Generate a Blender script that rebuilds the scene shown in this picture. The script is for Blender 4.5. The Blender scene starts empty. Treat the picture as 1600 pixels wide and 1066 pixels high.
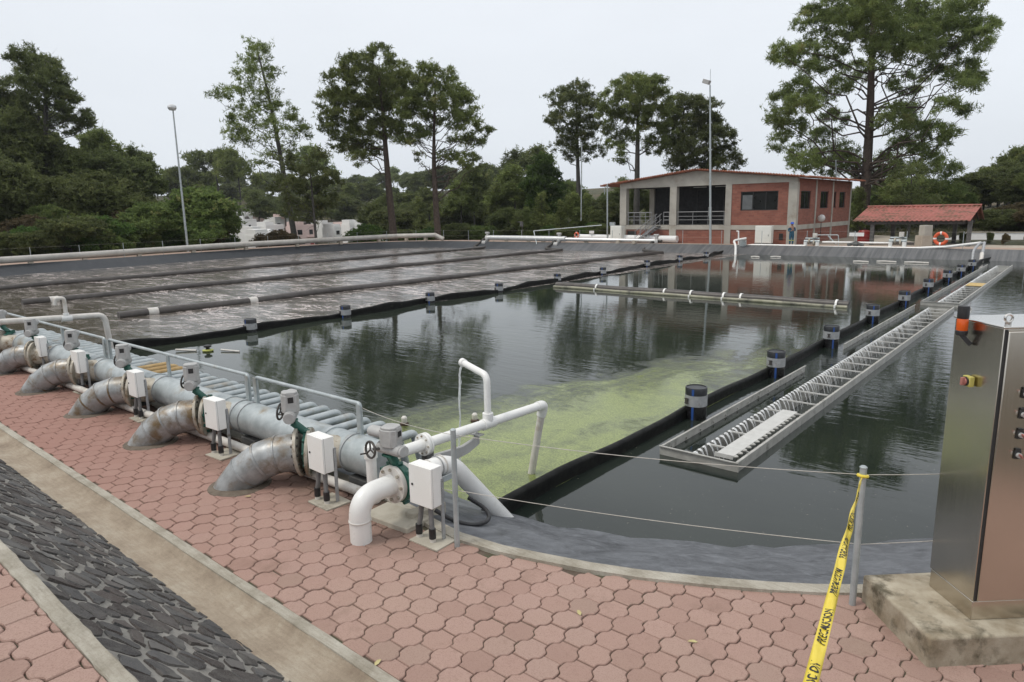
import bpy, bmesh, math, random
import numpy as np
from mathutils import Vector, Matrix
R = math.radians
sc = bpy.context.scene
col = sc.collection
random.seed(7)

# ------------------------------------------------------------------ camera
CAM_H = 3.0
A1 = R(49.460869942)                       # long axis of the pool against the camera's heading
ROLL = math.atan(.0189); PITCH = math.atan(203.5/1067.0)
def _w(x, y, z): return Vector((x*math.sin(A1)-y*math.cos(A1), x*math.cos(A1)+y*math.sin(A1), z))
def ray(px, py):
    x = px-800; y = 533-py; c, s = math.cos(ROLL), math.sin(ROLL)
    xr = x*c+y*s; yr = -x*s+y*c; cp, sp = math.cos(PITCH), math.sin(PITCH)
    return _w(xr, 1067*cp+yr*sp, -1067*sp+yr*cp)
C0 = Vector((0, 0, CAM_H))
def on_z(px, py, z): d = ray(px, py); return C0+d*((z-CAM_H)/d.z)
def on_y(px, py, y): d = ray(px, py); return C0+d*(y/d.y)
def on_x(px, py, x): d = ray(px, py); return C0+d*(x/d.x)
def aim(px, py, dist): d = ray(px, py); return C0+d*(dist/math.hypot(d.x, d.y))

cam_d = bpy.data.cameras.new('camera'); cam = bpy.data.objects.new('camera', cam_d); col.objects.link(cam)
cam_d.sensor_width = 36; cam_d.lens = 1067*36/1600; cam_d.clip_end = 3000; cam_d.clip_start = .05
def _dir(v):
    return v.normalized()
fwd = _dir(ray(800, 533)); right = _dir(ray(1600, 533)-ray(800, 533)); up = right.cross(fwd)
cam.matrix_world = Matrix(((right.x, up.x, -fwd.x, 0), (right.y, up.y, -fwd.y, 0), (right.z, up.z, -fwd.z, CAM_H), (0, 0, 0, 1)))
sc.camera = cam

# ------------------------------------------------------------------ sky, sun, exposure
SUN_EL, SUN_AZ = R(58), R(215)             # azimuth clockwise from +Y
wd = bpy.data.worlds.new('World'); sc.world = wd; wd.use_nodes = True
nt = wd.node_tree; nt.nodes.clear()
out = nt.nodes.new('ShaderNodeOutputWorld'); bg = nt.nodes.new('ShaderNodeBackground')
sky = nt.nodes.new('ShaderNodeTexSky'); sky.sky_type = 'NISHITA'; sky.sun_disc = False
sky.sun_elevation = SUN_EL; sky.sun_rotation = SUN_AZ; sky.dust_density = 4; sky.air_density = 1.5
tc = nt.nodes.new('ShaderNodeTexCoord'); sep = nt.nodes.new('ShaderNodeSeparateXYZ')
nt.links.new(tc.outputs['Generated'], sep.inputs[0])
ramp = nt.nodes.new('ShaderNodeValToRGB'); nt.links.new(sep.outputs['Z'], ramp.inputs[0])   # cloud deck: brighter overhead
e = ramp.color_ramp.elements
e[0].position = 0.0; e[0].color = (.72, .77, .835, 1); e[1].position = 1.0; e[1].color = (1, 1, 1, 1)
m = ramp.color_ramp.elements.new(.25); m.color = (.79, .825, .875, 1)
nz = nt.nodes.new('ShaderNodeTexNoise'); nz.inputs['Scale'].default_value = 1.6; nz.inputs['Detail'].default_value = 5
mp = nt.nodes.new('ShaderNodeMapping'); mp.inputs['Scale'].default_value = (1, 1, 3)
nt.links.new(tc.outputs['Generated'], mp.inputs[0]); nt.links.new(mp.outputs[0], nz.inputs[0])
mr = nt.nodes.new('ShaderNodeMapRange'); mr.inputs[1].default_value = .3; mr.inputs[2].default_value = .7
mr.inputs[3].default_value = 10.9; mr.inputs[4].default_value = 12.0; nt.links.new(nz.outputs[0], mr.inputs[0])
mul = nt.nodes.new('ShaderNodeVectorMath'); mul.operation = 'SCALE'
nt.links.new(ramp.outputs[0], mul.inputs[0]); nt.links.new(mr.outputs[0], mul.inputs['Scale'])
mx = nt.nodes.new('ShaderNodeMix'); mx.data_type = 'RGBA'; mx.inputs[0].default_value = .9
nt.links.new(sky.outputs[0], mx.inputs[6]); nt.links.new(mul.outputs[0], mx.inputs[7])
nt.links.new(mx.outputs[2], bg.inputs[0]); bg.inputs[1].default_value = .1
nt.links.new(bg.outputs[0], out.inputs[0])
sl = bpy.data.lights.new('sun', 'SUN'); sl.energy = 1.4; sl.angle = R(12); sl.color = (1, .95, .87)
so = bpy.data.objects.new('sun', sl); col.objects.link(so)
sdir = Vector((math.sin(SUN_AZ)*math.cos(SUN_EL), math.cos(SUN_AZ)*math.cos(SUN_EL), math.sin(SUN_EL)))
so.rotation_euler = sdir.to_track_quat('Z', 'Y').to_euler(); so.location = (0, 0, 40)
sc.view_settings.view_transform = 'Standard'; sc.view_settings.look = 'None'
sc.view_settings.exposure = 0; sc.view_settings.gamma = 1
sc.render.resolution_x = 1024; sc.render.resolution_y = 682
sc.cycles.max_bounces = 8; sc.cycles.transparent_max_bounces = 12

# ------------------------------------------------------------------ helpers: objects
def put(o, parent=None):
    col.objects.link(o)
    if parent is not None: o.parent = parent
    return o
def base_of(o):
    v = Vector((0, 0, 0))
    while o is not None: v = v+o.location; o = o.parent
    return v
def tag(o, label=None, cat=None, group=None, kind=None):
    if label: o['label'] = label
    if cat: o['category'] = cat
    if group: o['group'] = group
    if kind: o['kind'] = kind
    return o
def thing(name, label, cat, loc=(0, 0, 0), group=None, rz=0):
    o = bpy.data.objects.new(name, None); o.empty_display_size = .2
    o.location = loc; o.rotation_euler.z = rz; put(o)
    return tag(o, label, cat, group)
def copy_tree(o, parent=None):
    c = o.copy(); put(c, parent)
    for ch in o.children: copy_tree(ch, c)
    return c
ORD = ['first', 'second', 'third', 'fourth', 'fifth', 'sixth', 'seventh', 'eighth', 'ninth', 'tenth', 'eleventh', 'twelfth', 'thirteenth', 'fourteenth', 'fifteenth', 'sixteenth', 'seventeenth', 'eighteenth', 'nineteenth', 'twentieth']

class MB:
    """collects shapes into one mesh"""
    def __init__(s): s.v = []; s.f = []; s.m = []; s.cur = 0
    def add(s, vs, fs):
        b = len(s.v); s.v += [tuple(v) for v in vs]
        for f in fs: s.f.append(tuple(b+i for i in f)); s.m.append(s.cur)
    def box(s, c, d, rz=0, M=None):
        hx, hy, hz = d[0]/2, d[1]/2, d[2]/2; c = Vector(c)
        if M is None: M = Matrix.Rotation(rz, 3, 'Z')
        vs = [c+M@Vector((x, y, z)) for x in (-hx, hx) for y in (-hy, hy) for z in (-hz, hz)]
        s.add(vs, [(0, 1, 3, 2), (4, 6, 7, 5), (0, 4, 5, 1), (2, 3, 7, 6), (0, 2, 6, 4), (1, 5, 7, 3)])
    def bar(s, a, b, w, h, up=(0, 0, 1)):
        a, b = Vector(a), Vector(b); d = (b-a); L = d.length; d.normalize()
        x = d.cross(Vector(up))
        if x.length < 1e-4: x = d.cross(Vector((1, 0, 0)))
        x.normalize(); z = x.cross(d)
        s.box((a+b)/2, (w, L, h), M=Matrix((x, d, z)).transposed())
    def tube(s, pts, r, n=12, cap=True, flat=1.0):
        pts = [Vector(p) for p in pts]; k = len(pts)
        rs = [r]*k if not hasattr(r, '__len__') else list(r)
        T = []
        for i in range(k):
            t = (pts[min(i+1, k-1)]-pts[max(i-1, 0)])
            T.append(t.normalized())
        u = T[0].cross(Vector((0, 0, 1)))
        if u.length < 1e-3: u = T[0].cross(Vector((1, 0, 0)))
        u.normalize(); vs = []
        for i in range(k):
            if i: u = (u-T[i]*u.dot(T[i])); u.normalize()
            w = T[i].cross(u)
            for j in range(n):
                a = 2*math.pi*j/n
                vs.append(pts[i]+(u*math.cos(a)+w*math.sin(a)*flat)*rs[i])
        fs = [(i*n+j, i*n+(j+1) % n, (i+1)*n+(j+1) % n, (i+1)*n+j) for i in range(k-1) for j in range(n)]
        if cap: fs += [tuple(reversed(range(n))), tuple((k-1)*n+j for j in range(n))]
        s.add(vs, fs)
    def cyl(s, a, b, r, n=20): s.tube([a, b], r, n)
    def hollow(s, a, b, r0, r1, n=24):
        a, b = Vector(a), Vector(b); t = (b-a).normalized(); u = t.orthogonal().normalized(); w = t.cross(u); vs = []
        for p in (a, b):
            for r in (r0, r1):
                for j in range(n):
                    q = 2*math.pi*j/n; vs.append(p+(u*math.cos(q)+w*math.sin(q))*r)
        fs = []
        for j in range(n):
            k = (j+1) % n
            fs += [(j, n+j, n+k, k), (2*n+j, 2*n+k, 3*n+k, 3*n+j), (n+j, 3*n+j, 3*n+k, n+k), (j, k, 2*n+k, 2*n+j)]
        s.add(vs, fs)
    def torus(s, c, ax, R0, r, n=28, k=10, a0=0, a1=2*math.pi):
        ax = Vector(ax).normalized(); u = ax.orthogonal().normalized(); w = ax.cross(u); c = Vector(c)
        full = abs(a1-a0-2*math.pi) < 1e-6
        cnt = n if full else n+1
        pts = [c+(u*math.cos(a0+(a1-a0)*i/n)+w*math.sin(a0+(a1-a0)*i/n))*R0 for i in range(cnt)]
        if not full: s.tube(pts, r, k); return
        vs = []
        for p in pts:
            d = (p-c).normalized()
            for j in range(k):
                q = 2*math.pi*j/k; vs.append(p+(d*math.cos(q)+ax*math.sin(q))*r)
        s.add(vs, [(i*k+j, ((i+1) % n)*k+j, ((i+1) % n)*k+(j+1) % k, i*k+(j+1) % k) for i in range(n) for j in range(k)])
    def lathe(s, prof, c=(0, 0, 0), n=24, ax=(0, 0, 1)):
        c = Vector(c); q = Vector((0, 0, 1)).rotation_difference(Vector(ax)); vs = []
        for (r, z) in prof:
            for j in range(n):
                a = 2*math.pi*j/n; vs.append(c+q@Vector((r*math.cos(a), r*math.sin(a), z)))
        k = len(prof)
        fs = [(i*n+j, i*n+(j+1) % n, (i+1)*n+(j+1) % n, (i+1)*n+j) for i in range(k-1) for j in range(n)]
        fs += [tuple(reversed(range(n))), tuple((k-1)*n+j for j in range(n))]
        s.add(vs, fs)
    def ball(s, c, r, n=12, k=8):
        if not hasattr(r, '__len__'): r = (r, r, r)
        vs = [(c[0], c[1], c[2]-r[2])]
        for i in range(1, k):
            p = math.pi*i/k
            for j in range(n):
                a = 2*math.pi*j/n; vs.append((c[0]+r[0]*math.sin(p)*math.cos(a), c[1]+r[1]*math.sin(p)*math.sin(a), c[2]-r[2]*math.cos(p)))
        vs.append((c[0], c[1], c[2]+r[2])); fs = []
        for j in range(n): fs.append((0, 1+(j+1) % n, 1+j))
        for i in range(k-2):
            for j in range(n): fs.append((1+i*n+j, 1+i*n+(j+1) % n, 1+(i+1)*n+(j+1) % n, 1+(i+1)*n+j))
        L = len(vs)-1
        for j in range(n): fs.append((L, 1+(k-2)*n+j, 1+(k-2)*n+(j+1) % n))
        s.add(vs, fs)
    def prism(s, poly, z0, z1):
        n = len(poly)
        s.add([(p[0], p[1], z0) for p in poly]+[(p[0], p[1], z1) for p in poly],
              [tuple(reversed(range(n))), tuple(range(n, 2*n))]+[(i, (i+1) % n, n+(i+1) % n, n+i) for i in range(n)])
    def grid(s, rows):
        n = len(rows[0]); vs = [p for r in rows for p in r]
        s.add(vs, [(i*n+j, i*n+j+1, (i+1)*n+j+1, (i+1)*n+j) for i in range(len(rows)-1) for j in range(n-1)])
    def build(s, name, mats, parent=None, world=True, bevel=0, smooth=True, ang=35, segs=2):
        me = bpy.data.meshes.new(name); off = base_of(parent) if (world and parent is not None) else Vector((0, 0, 0))
        me.from_pydata([(v[0]-off.x, v[1]-off.y, v[2]-off.z) for v in s.v], [], s.f)
        if not isinstance(mats, (list, tuple)): mats = [mats]
        for mm in mats: me.materials.append(mm)
        if len(mats) > 1: me.polygons.foreach_set('material_index', s.m)
        bm = bmesh.new(); bm.from_mesh(me); bmesh.ops.recalc_face_normals(bm, faces=bm.faces[:]); bm.to_mesh(me); bm.free()
        if smooth:
            me.polygons.foreach_set('use_smooth', [True]*len(me.polygons)); me.set_sharp_from_angle(angle=R(ang))
        me.update()
        o = bpy.data.objects.new(name, me); put(o, parent)
        if bevel:
            b = o.modifiers.new('bevel', 'BEVEL'); b.width = bevel; b.segments = segs; b.limit_method = 'ANGLE'; b.angle_limit = R(40)
        return o
def fillet(pts, rad, n=6):
    """rounds the corners of a path"""
    pts = [Vector(p) for p in pts]; o = [pts[0]]
    for i in range(1, len(pts)-1):
        a, p, b = pts[i-1], pts[i], pts[i+1]; r = min(rad, (a-p).length*.49, (b-p).length*.49)
        s, t = p+(a-p).normalized()*r, p+(b-p).normalized()*r
        for k in range(n+1):
            q = k/n; o.append(s*(1-q)**2+p*2*q*(1-q)+t*q*q)
    o.append(pts[-1]); return o

# ------------------------------------------------------------------ helpers: materials
def new_mat(name):
    mt = bpy.data.materials.new(name); mt.use_nodes = True; t = mt.node_tree
    return mt, t, t.nodes['Principled BSDF']
def coords(t, scale=(1, 1, 1), rand=True, rot=(0, 0, 0)):
    c = t.nodes.new('ShaderNodeTexCoord'); m = t.nodes.new('ShaderNodeMapping'); m.inputs['Scale'].default_value = scale
    m.inputs['Rotation'].default_value = rot
    t.links.new(c.outputs['Object'], m.inputs[0])
    if rand:
        oi = t.nodes.new('ShaderNodeObjectInfo'); k = t.nodes.new('ShaderNodeVectorMath'); k.operation = 'SCALE'
        k.inputs[0].default_value = (37, 91, 53); t.links.new(oi.outputs['Random'], k.inputs['Scale']); t.links.new(k.outputs[0], m.inputs['Location'])
    return m.outputs[0]
def noise(t, vec, scale, detail=6, rough=.6, dist=0):
    n = t.nodes.new('ShaderNodeTexNoise'); n.inputs['Scale'].default_value = scale; n.inputs['Detail'].default_value = detail
    n.inputs['Roughness'].default_value = rough; n.inputs['Distortion'].default_value = dist
    if vec is not None: t.links.new(vec, n.inputs['Vector'])
    return n.outputs[0]
def rmp(t, fac, stops):
    r = t.nodes.new('ShaderNodeValToRGB'); t.links.new(fac, r.inputs[0]); e = r.color_ramp.elements
    e[0].position, e[0].color = stops[0][0], (*stops[0][1], 1); e[1].position, e[1].color = stops[-1][0], (*stops[-1][1], 1)
    for p, c in stops[1:-1]: k = e.new(p); k.color = (*c, 1)
    return r.outputs[0]
def mapr(t, v, a, b, c=0., d=1.):
    m = t.nodes.new('ShaderNodeMapRange'); t.links.new(v, m.inputs[0])
    for i, q in enumerate((a, b, c, d)): m.inputs[i+1].default_value = q
    return m.outputs[0]
def mix(t, fac, a, b, mode='MIX'):
    m = t.nodes.new('ShaderNodeMix'); m.data_type = 'RGBA'; m.blend_type = mode
    for s, v in ((m.inputs[0], fac), (m.inputs[6], a), (m.inputs[7], b)):
        if isinstance(v, (int, float)): s.default_value = v
        elif isinstance(v, tuple): s.default_value = (*v, 1)
        else: t.links.new(v, s)
    return m.outputs[2]
def math_(t, op, a, b=None):
    m = t.nodes.new('ShaderNodeMath'); m.operation = op
    for s, v in ((m.inputs[0], a), (m.inputs[1], b)):
        if v is None: continue
        if isinstance(v, (int, float)): s.default_value = v
        else: t.links.new(v, s)
    return m.outputs[0]
def bump(t, p, h, strength=.3, dist=.01):
    b = t.nodes.new('ShaderNodeBump'); b.inputs['Strength'].default_value = strength; b.inputs['Distance'].default_value = dist
    t.links.new(h, b.inputs['Height']); t.links.new(b.outputs[0], p.inputs['Normal']); return b
def S(p, **k):
    for n, v in k.items(): p.inputs[n.replace('_', ' ')].default_value = v
def simple(name, c1, c2=None, scale=6, rough=.5, metal=0, bmp=0, bscale=60, stain=None, stain_t=(.58, .68), stain_s=3, rrange=None):
    """two mottled tones, an optional third tone in patches (rust, dirt), fine bump"""
    mt, t, p = new_mat(name); v = coords(t); c2 = c2 or tuple(x*.8 for x in c1)
    n = noise(t, v, scale); cc = rmp(t, n, [(.35, c1), (.65, c2)])
    if stain:
        k = mapr(t, noise(t, v, stain_s, 8, .65), stain_t[0], stain_t[1]); cc = mix(t, k, cc, stain)
    t.links.new(cc, p.inputs['Base Color']); S(p, Roughness=rough, Metallic=metal)
    t.links.new(mapr(t, noise(t, v, scale*2.3), .3, .7, rough*.8, min(1, rough*1.2)), p.inputs['Roughness'])
    if bmp: bump(t, p, noise(t, v, bscale, 8, .7), bmp, .01)
    return mt

galv = simple('galvanised steel', (.34, .38, .39), (.46, .50, .51), 7, .45, .35, .12, 30, (.27, .22, .15), (.57, .72), 1.8)
galv_rust = simple('rust stained galvanised steel', (.25, .26, .26), (.42, .44, .45), 5, .45, .35, .15, 30, (.165, .115, .06), (.46, .62), 2.4)
galv_ochre = simple('rusty ochre steel', (.36, .23, .09), (.46, .33, .16), 8, .6, .2, .15, 40)
steel_post = simple('grey galvanised post', (.30, .33, .36), (.42, .45, .47), 12, .45, .4, .1, 60)
weir_steel = simple('weathered stainless plate', (.40, .39, .36), (.54, .53, .49), 6, .4, .3, .08, 60, (.13, .125, .10), (.56, .72), 4)
weir_white = simple('pale plastic grating', (.46, .46, .44), (.55, .55, .53), 8, .5, 0, .05, 50, (.40, .38, .34), (.60, .75), 5)
yellow_grate = simple('yellowed grating', (.45, .30, .09), (.52, .38, .15), 8, .6)
pvc = simple('white plastic pipe', (.74, .74, .72), (.80, .80, .78), 5, .32, 0, .03, 30, (.58, .56, .51), (.60, .80), 3)
pvc_old = simple('aged white plastic pipe', (.55, .52, .48), (.66, .64, .60), 6, .45, 0, .05, 30, (.34, .27, .20), (.58, .75), 4)
box_white = simple('white enamel', (.78, .78, .75), (.82, .82, .80), 4, .4, 0, .02, 40, (.62, .58, .50), (.66, .85), 5)
cabinet_white = simple('cream enamel', (.72, .72, .66), (.76, .76, .71), 2, .5)
conduit = simple('grey plastic conduit', (.13, .13, .13), (.19, .19, .19), 10, .5)
black_rub = simple('black rubber', (.012, .012, .014), (.03, .03, .032), 9, .45, 0, .08, 50)
dark_iron = simple('dark iron', (.05, .05, .05), (.10, .09, .08), 12, .55, .5, .1, 60)
act_grey = simple('grey painted casting', (.34, .34, .335), (.42, .42, .41), 9, .45, 0, .08, 80, (.26, .22, .17), (.62, .76), 7)
green_paint = simple('green valve enamel', (.010, .075, .055), (.02, .11, .08), 12, .4, 0, .08, 60, (.10, .07, .04), (.62, .74), 9)
flange_m = simple('corroded flange', (.36, .33, .27), (.46, .43, .37), 9, .6, .2, .2, 50, (.17, .11, .055), (.52, .66), 8)
block_conc = simple('dark grey concrete block', (.07, .07, .07), (.12, .12, .115), 6, .85, 0, .3, 40)
concrete = simple('weathered concrete', (.34, .31, .25), (.46, .43, .36), 3, .9, 0, .35, 55, (.13, .11, .085), (.55, .72), 2.6)
plinth_m = simple('mossy concrete plinth', (.25, .205, .14), (.43, .385, .30), 5, .92, 0, .6, 70, (.10, .085, .055), (.50, .64), 4.0)
conc_build = simple('grey building concrete', (.36, .34, .30), (.44, .42, .37), 1.2, .9, 0, .15, 20, (.25, .21, .16), (.55, .78), .7)
glass_dark = simple('dark window glass', (.012, .013, .014), (.02, .022, .024), 2, .06)
frame_black = simple('black window frame', (.015, .015, .015), (.025, .025, .025), 5, .5)
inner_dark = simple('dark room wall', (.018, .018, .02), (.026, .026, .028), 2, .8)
lamp_glass = simple('frosted lamp glass', (.6, .6, .58), (.7, .7, .68), 4, .2)
red_roof = None
orange_p = simple('orange life ring', (.62, .09, .03), (.70, .13, .05), 6, .5)
white_p = simple('white paint', (.75, .75, .74), (.80, .80, .79), 5, .5)
red_p = simple('red enamel', (.25, .02, .02), (.33, .035, .03), 5, .4)
wire_m = simple('pale rope', (.42, .40, .36), (.55, .52, .47), 30, .8)
float_black = simple('black pipe plastic', (.012, .013, .016), (.022, .024, .028), 8, .35, 0, .06, 40, (.06, .06, .062), (.62, .78), 6)
float_wet = simple('wet black plastic', (.010, .010, .011), (.018, .018, .019), 8, .18)
blue_stripe = simple('blue stripe', (.02, .07, .26), (.03, .09, .32), 8, .4)
band_steel = simple('dull steel band', (.32, .33, .34), (.42, .43, .44), 12, .45, .3, .06, 60, (.16, .14, .11), (.6, .72), 9)
curtain_m = simple('black sheet curtain', (.006, .006, .006), (.014, .0145, .013), 5, .55, 0, .35, 12, (.05, .052, .042), (.60, .80), 3)
aer_pipe = simple('grey brown aeration pipe', (.055, .048, .044), (.085, .076, .07), 4, .42, 0, .1, 30, (.03, .026, .022), (.52, .7), 2)
silver = simple('bright steel pipe', (.55, .56, .56), (.66, .67, .67), 4, .35, .5, .04, 30)
pale_pipe = simple('pale painted main', (.40, .38, .35), (.50, .48, .44), 1.5, .5, .1, .06, 20, (.30, .27, .23), (.55, .75), .8)
bark = simple('pine bark', (.050, .036, .028), (.095, .070, .055), 5, .95, 0, .6, 14)
bark_grey = simple('grey bark', (.045, .042, .038), (.085, .080, .072), 5, .95, 0, .6, 14)

# brick
def brick_mat():
    mt, t, p = new_mat('red brick'); c = t.nodes.new('ShaderNodeTexCoord'); sp = t.nodes.new('ShaderNodeSeparateXYZ'); cb = t.nodes.new('ShaderNodeCombineXYZ')
    t.links.new(c.outputs['Object'], sp.inputs[0]); t.links.new(math_(t, 'ADD', sp.outputs[0], sp.outputs[1]), cb.inputs[0]); t.links.new(sp.outputs[2], cb.inputs[1])
    b = t.nodes.new('ShaderNodeTexBrick'); t.links.new(cb.outputs[0], b.inputs[0]); S(b, Scale=1.0)
    b.inputs['Color1'].default_value = (.27, .105, .075, 1); b.inputs['Color2'].default_value = (.185, .062, .045, 1); b.inputs['Mortar'].default_value = (.17, .115, .095, 1)
    b.inputs['Brick Width'].default_value = .42; b.inputs['Row Height'].default_value = .145; b.inputs['Mortar Size'].default_value = .010
    n = noise(t, c.outputs['Object'], .9, 8, .7); cc = mix(t, mapr(t, n, .35, .7, 0, .55), b.outputs[0], (.33, .13, .09))
    n2 = noise(t, c.outputs['Object'], 5, 6, .7); cc = mix(t, mapr(t, n2, .5, .8, 0, .4), cc, (.12, .045, .032))
    t.links.new(cc, p.inputs['Base Color']); S(p, Roughness=.9); bump(t, p, b.outputs['Fac'], -.5, .01); return mt
brick = brick_mat()

def island_mat(name, stops, rough, n_scale, n_col, n_amt, bmp, bscale, spots=None, stain=None):
    """each separate block of the mesh gets its own tone"""
    mt, t, p = new_mat(name); g = t.nodes.new('ShaderNodeNewGeometry'); v = coords(t, rand=False)
    cc = rmp(t, g.outputs['Random Per Island'], stops)
    cc = mix(t, mapr(t, noise(t, v, n_scale, 8, .7), .35, .7, 0, n_amt), cc, n_col)
    if spots: cc = mix(t, mapr(t, noise(t, v, 120, 4, .85), .50, .66, 0, .75), cc, spots)
    if stain:
        for (sc_, lo, hi, c_, amt) in stain: cc = mix(t, mapr(t, noise(t, v, sc_, 7, .65), lo, hi, 0, amt), cc, c_)
    if 'paver' in name:
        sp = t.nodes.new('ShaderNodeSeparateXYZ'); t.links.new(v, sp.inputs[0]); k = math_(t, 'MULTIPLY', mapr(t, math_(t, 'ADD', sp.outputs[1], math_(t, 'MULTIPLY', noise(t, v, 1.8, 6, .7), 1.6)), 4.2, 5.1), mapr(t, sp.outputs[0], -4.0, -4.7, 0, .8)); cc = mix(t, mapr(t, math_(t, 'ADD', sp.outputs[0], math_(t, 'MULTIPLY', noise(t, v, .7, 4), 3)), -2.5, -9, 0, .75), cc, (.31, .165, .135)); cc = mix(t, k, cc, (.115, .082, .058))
    t.links.new(cc, p.inputs['Base Color']); S(p, Roughness=rough); S(p, Specular_IOR_Level=.3)
    bump(t, p, noise(t, v, bscale, 6, .8), bmp, .01); return mt
paver_m = island_mat('pink concrete paver', [(0, (.345, .225, .188)), (.3, (.395, .262, .220)), (.75, (.43, .29, .246)), (.95, (.41, .286, .243)), (1, (.33, .235, .19))], .92, 1.1, (.42, .30, .24), .5, .7, 190, (.23, .135, .11),
    [(1.6, .58, .74, (.20, .135, .10), .6), (14, .60, .74, (.25, .16, .125), .5)])
stone_m = island_mat('dark volcanic stone', [(0, (.026, .021, .021)), (.16, (.065, .048, .045)), (.32, (.042, .043, .047)), (.5, (.13, .132, .135)), (.66, (.065, .065, .069)), (.82, (.10, .082, .076)), (1, (.20, .20, .195))], .85, 9, (.15, .147, .138), .6, 1.0, 60, (.19, .185, .175), [(2.2, .54, .70, (.20, .195, .18), .6), (22, .55, .68, (.03, .028, .028), .5)])

def conc_ground(name, stops, streak, bmp=.4):
    mt, t, p = new_mat(name); v = coords(t, rand=False); v2 = coords(t, (3, 24, 8), rand=False)
    cc = rmp(t, noise(t, v, 2.2, 9, .7), stops); cc = mix(t, mapr(t, noise(t, v2, 2, 6, .7), .45, .75, 0, .5), cc, streak)
    cc = mix(t, mapr(t, noise(t, v, 90, 4, .8), .5, .72, 0, .35), cc, tuple(x*.55 for x in streak))
    t.links.new(cc, p.inputs['Base Color']); S(p, Roughness=.93); bump(t, p, noise(t, v, 70, 8, .8), bmp, .012); return mt
gutter_m = conc_ground('worn gutter concrete', [(.3, (.22, .17, .125)), (.5, (.35, .29, .22)), (.7, (.45, .40, .32))], (.19, .145, .105), .7)
kerb_m = conc_ground('grey kerb concrete', [(.3, (.24, .215, .165)), (.5, (.40, .37, .31)), (.68, (.50, .475, .41))], (.17, .145, .105), .7)
mortar_m = conc_ground('stone wall mortar', [(.3, (.20, .19, .175)), (.5, (.30, .29, .265)), (.7, (.38, .365, .335))], (.17, .16, .145), .9)
joint_m = conc_ground('dirt between pavers', [(.30, (.075, .055, .042)), (.48, (.12, .092, .07)), (.56, (.07, .075, .04)), (.72, (.16, .13, .095))], (.07, .05, .035), .6)
path_m = conc_ground('pinkish bank paving', [(.3, (.30, .215, .17)), (.55, (.38, .28, .225)), (.75, (.42, .34, .28))], (.25, .18, .14))
path_grey = conc_ground('pale bank concrete', [(.3, (.33, .29, .235)), (.55, (.42, .375, .31)), (.75, (.47, .43, .36))], (.28, .23, .18))

def liner_mat():
    mt, t, p = new_mat('black pond liner'); v = coords(t, rand=False)
    n1 = noise(t, v, .8, 9, .72, .6); n2 = noise(t, v, 4.5, 9, .75, 1.5)
    cc = rmp(t, n1, [(.3, (.045, .048, .053)), (.55, (.078, .083, .092)), (.75, (.12, .13, .142))])
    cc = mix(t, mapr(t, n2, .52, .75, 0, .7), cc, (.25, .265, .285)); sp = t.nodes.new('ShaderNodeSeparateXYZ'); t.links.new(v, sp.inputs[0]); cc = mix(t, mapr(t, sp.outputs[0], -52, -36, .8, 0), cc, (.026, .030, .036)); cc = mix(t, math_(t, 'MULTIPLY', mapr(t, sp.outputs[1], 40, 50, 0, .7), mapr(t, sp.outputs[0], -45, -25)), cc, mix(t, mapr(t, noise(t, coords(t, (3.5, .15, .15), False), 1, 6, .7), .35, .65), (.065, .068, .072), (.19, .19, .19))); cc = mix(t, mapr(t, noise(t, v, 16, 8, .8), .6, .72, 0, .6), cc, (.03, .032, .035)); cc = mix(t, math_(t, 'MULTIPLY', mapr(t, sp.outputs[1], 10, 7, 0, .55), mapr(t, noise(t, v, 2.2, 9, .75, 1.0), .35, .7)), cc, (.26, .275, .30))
    t.links.new(cc, p.inputs['Base Color']); S(p, Specular_IOR_Level=.28); t.links.new(mapr(t, n2, .3, .7, .42, .66), p.inputs['Roughness'])
    bump(t, p, noise(t, v, 3.2, 5, .6, 1.2), .35, .03); return mt
liner_m = liner_mat()

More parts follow.
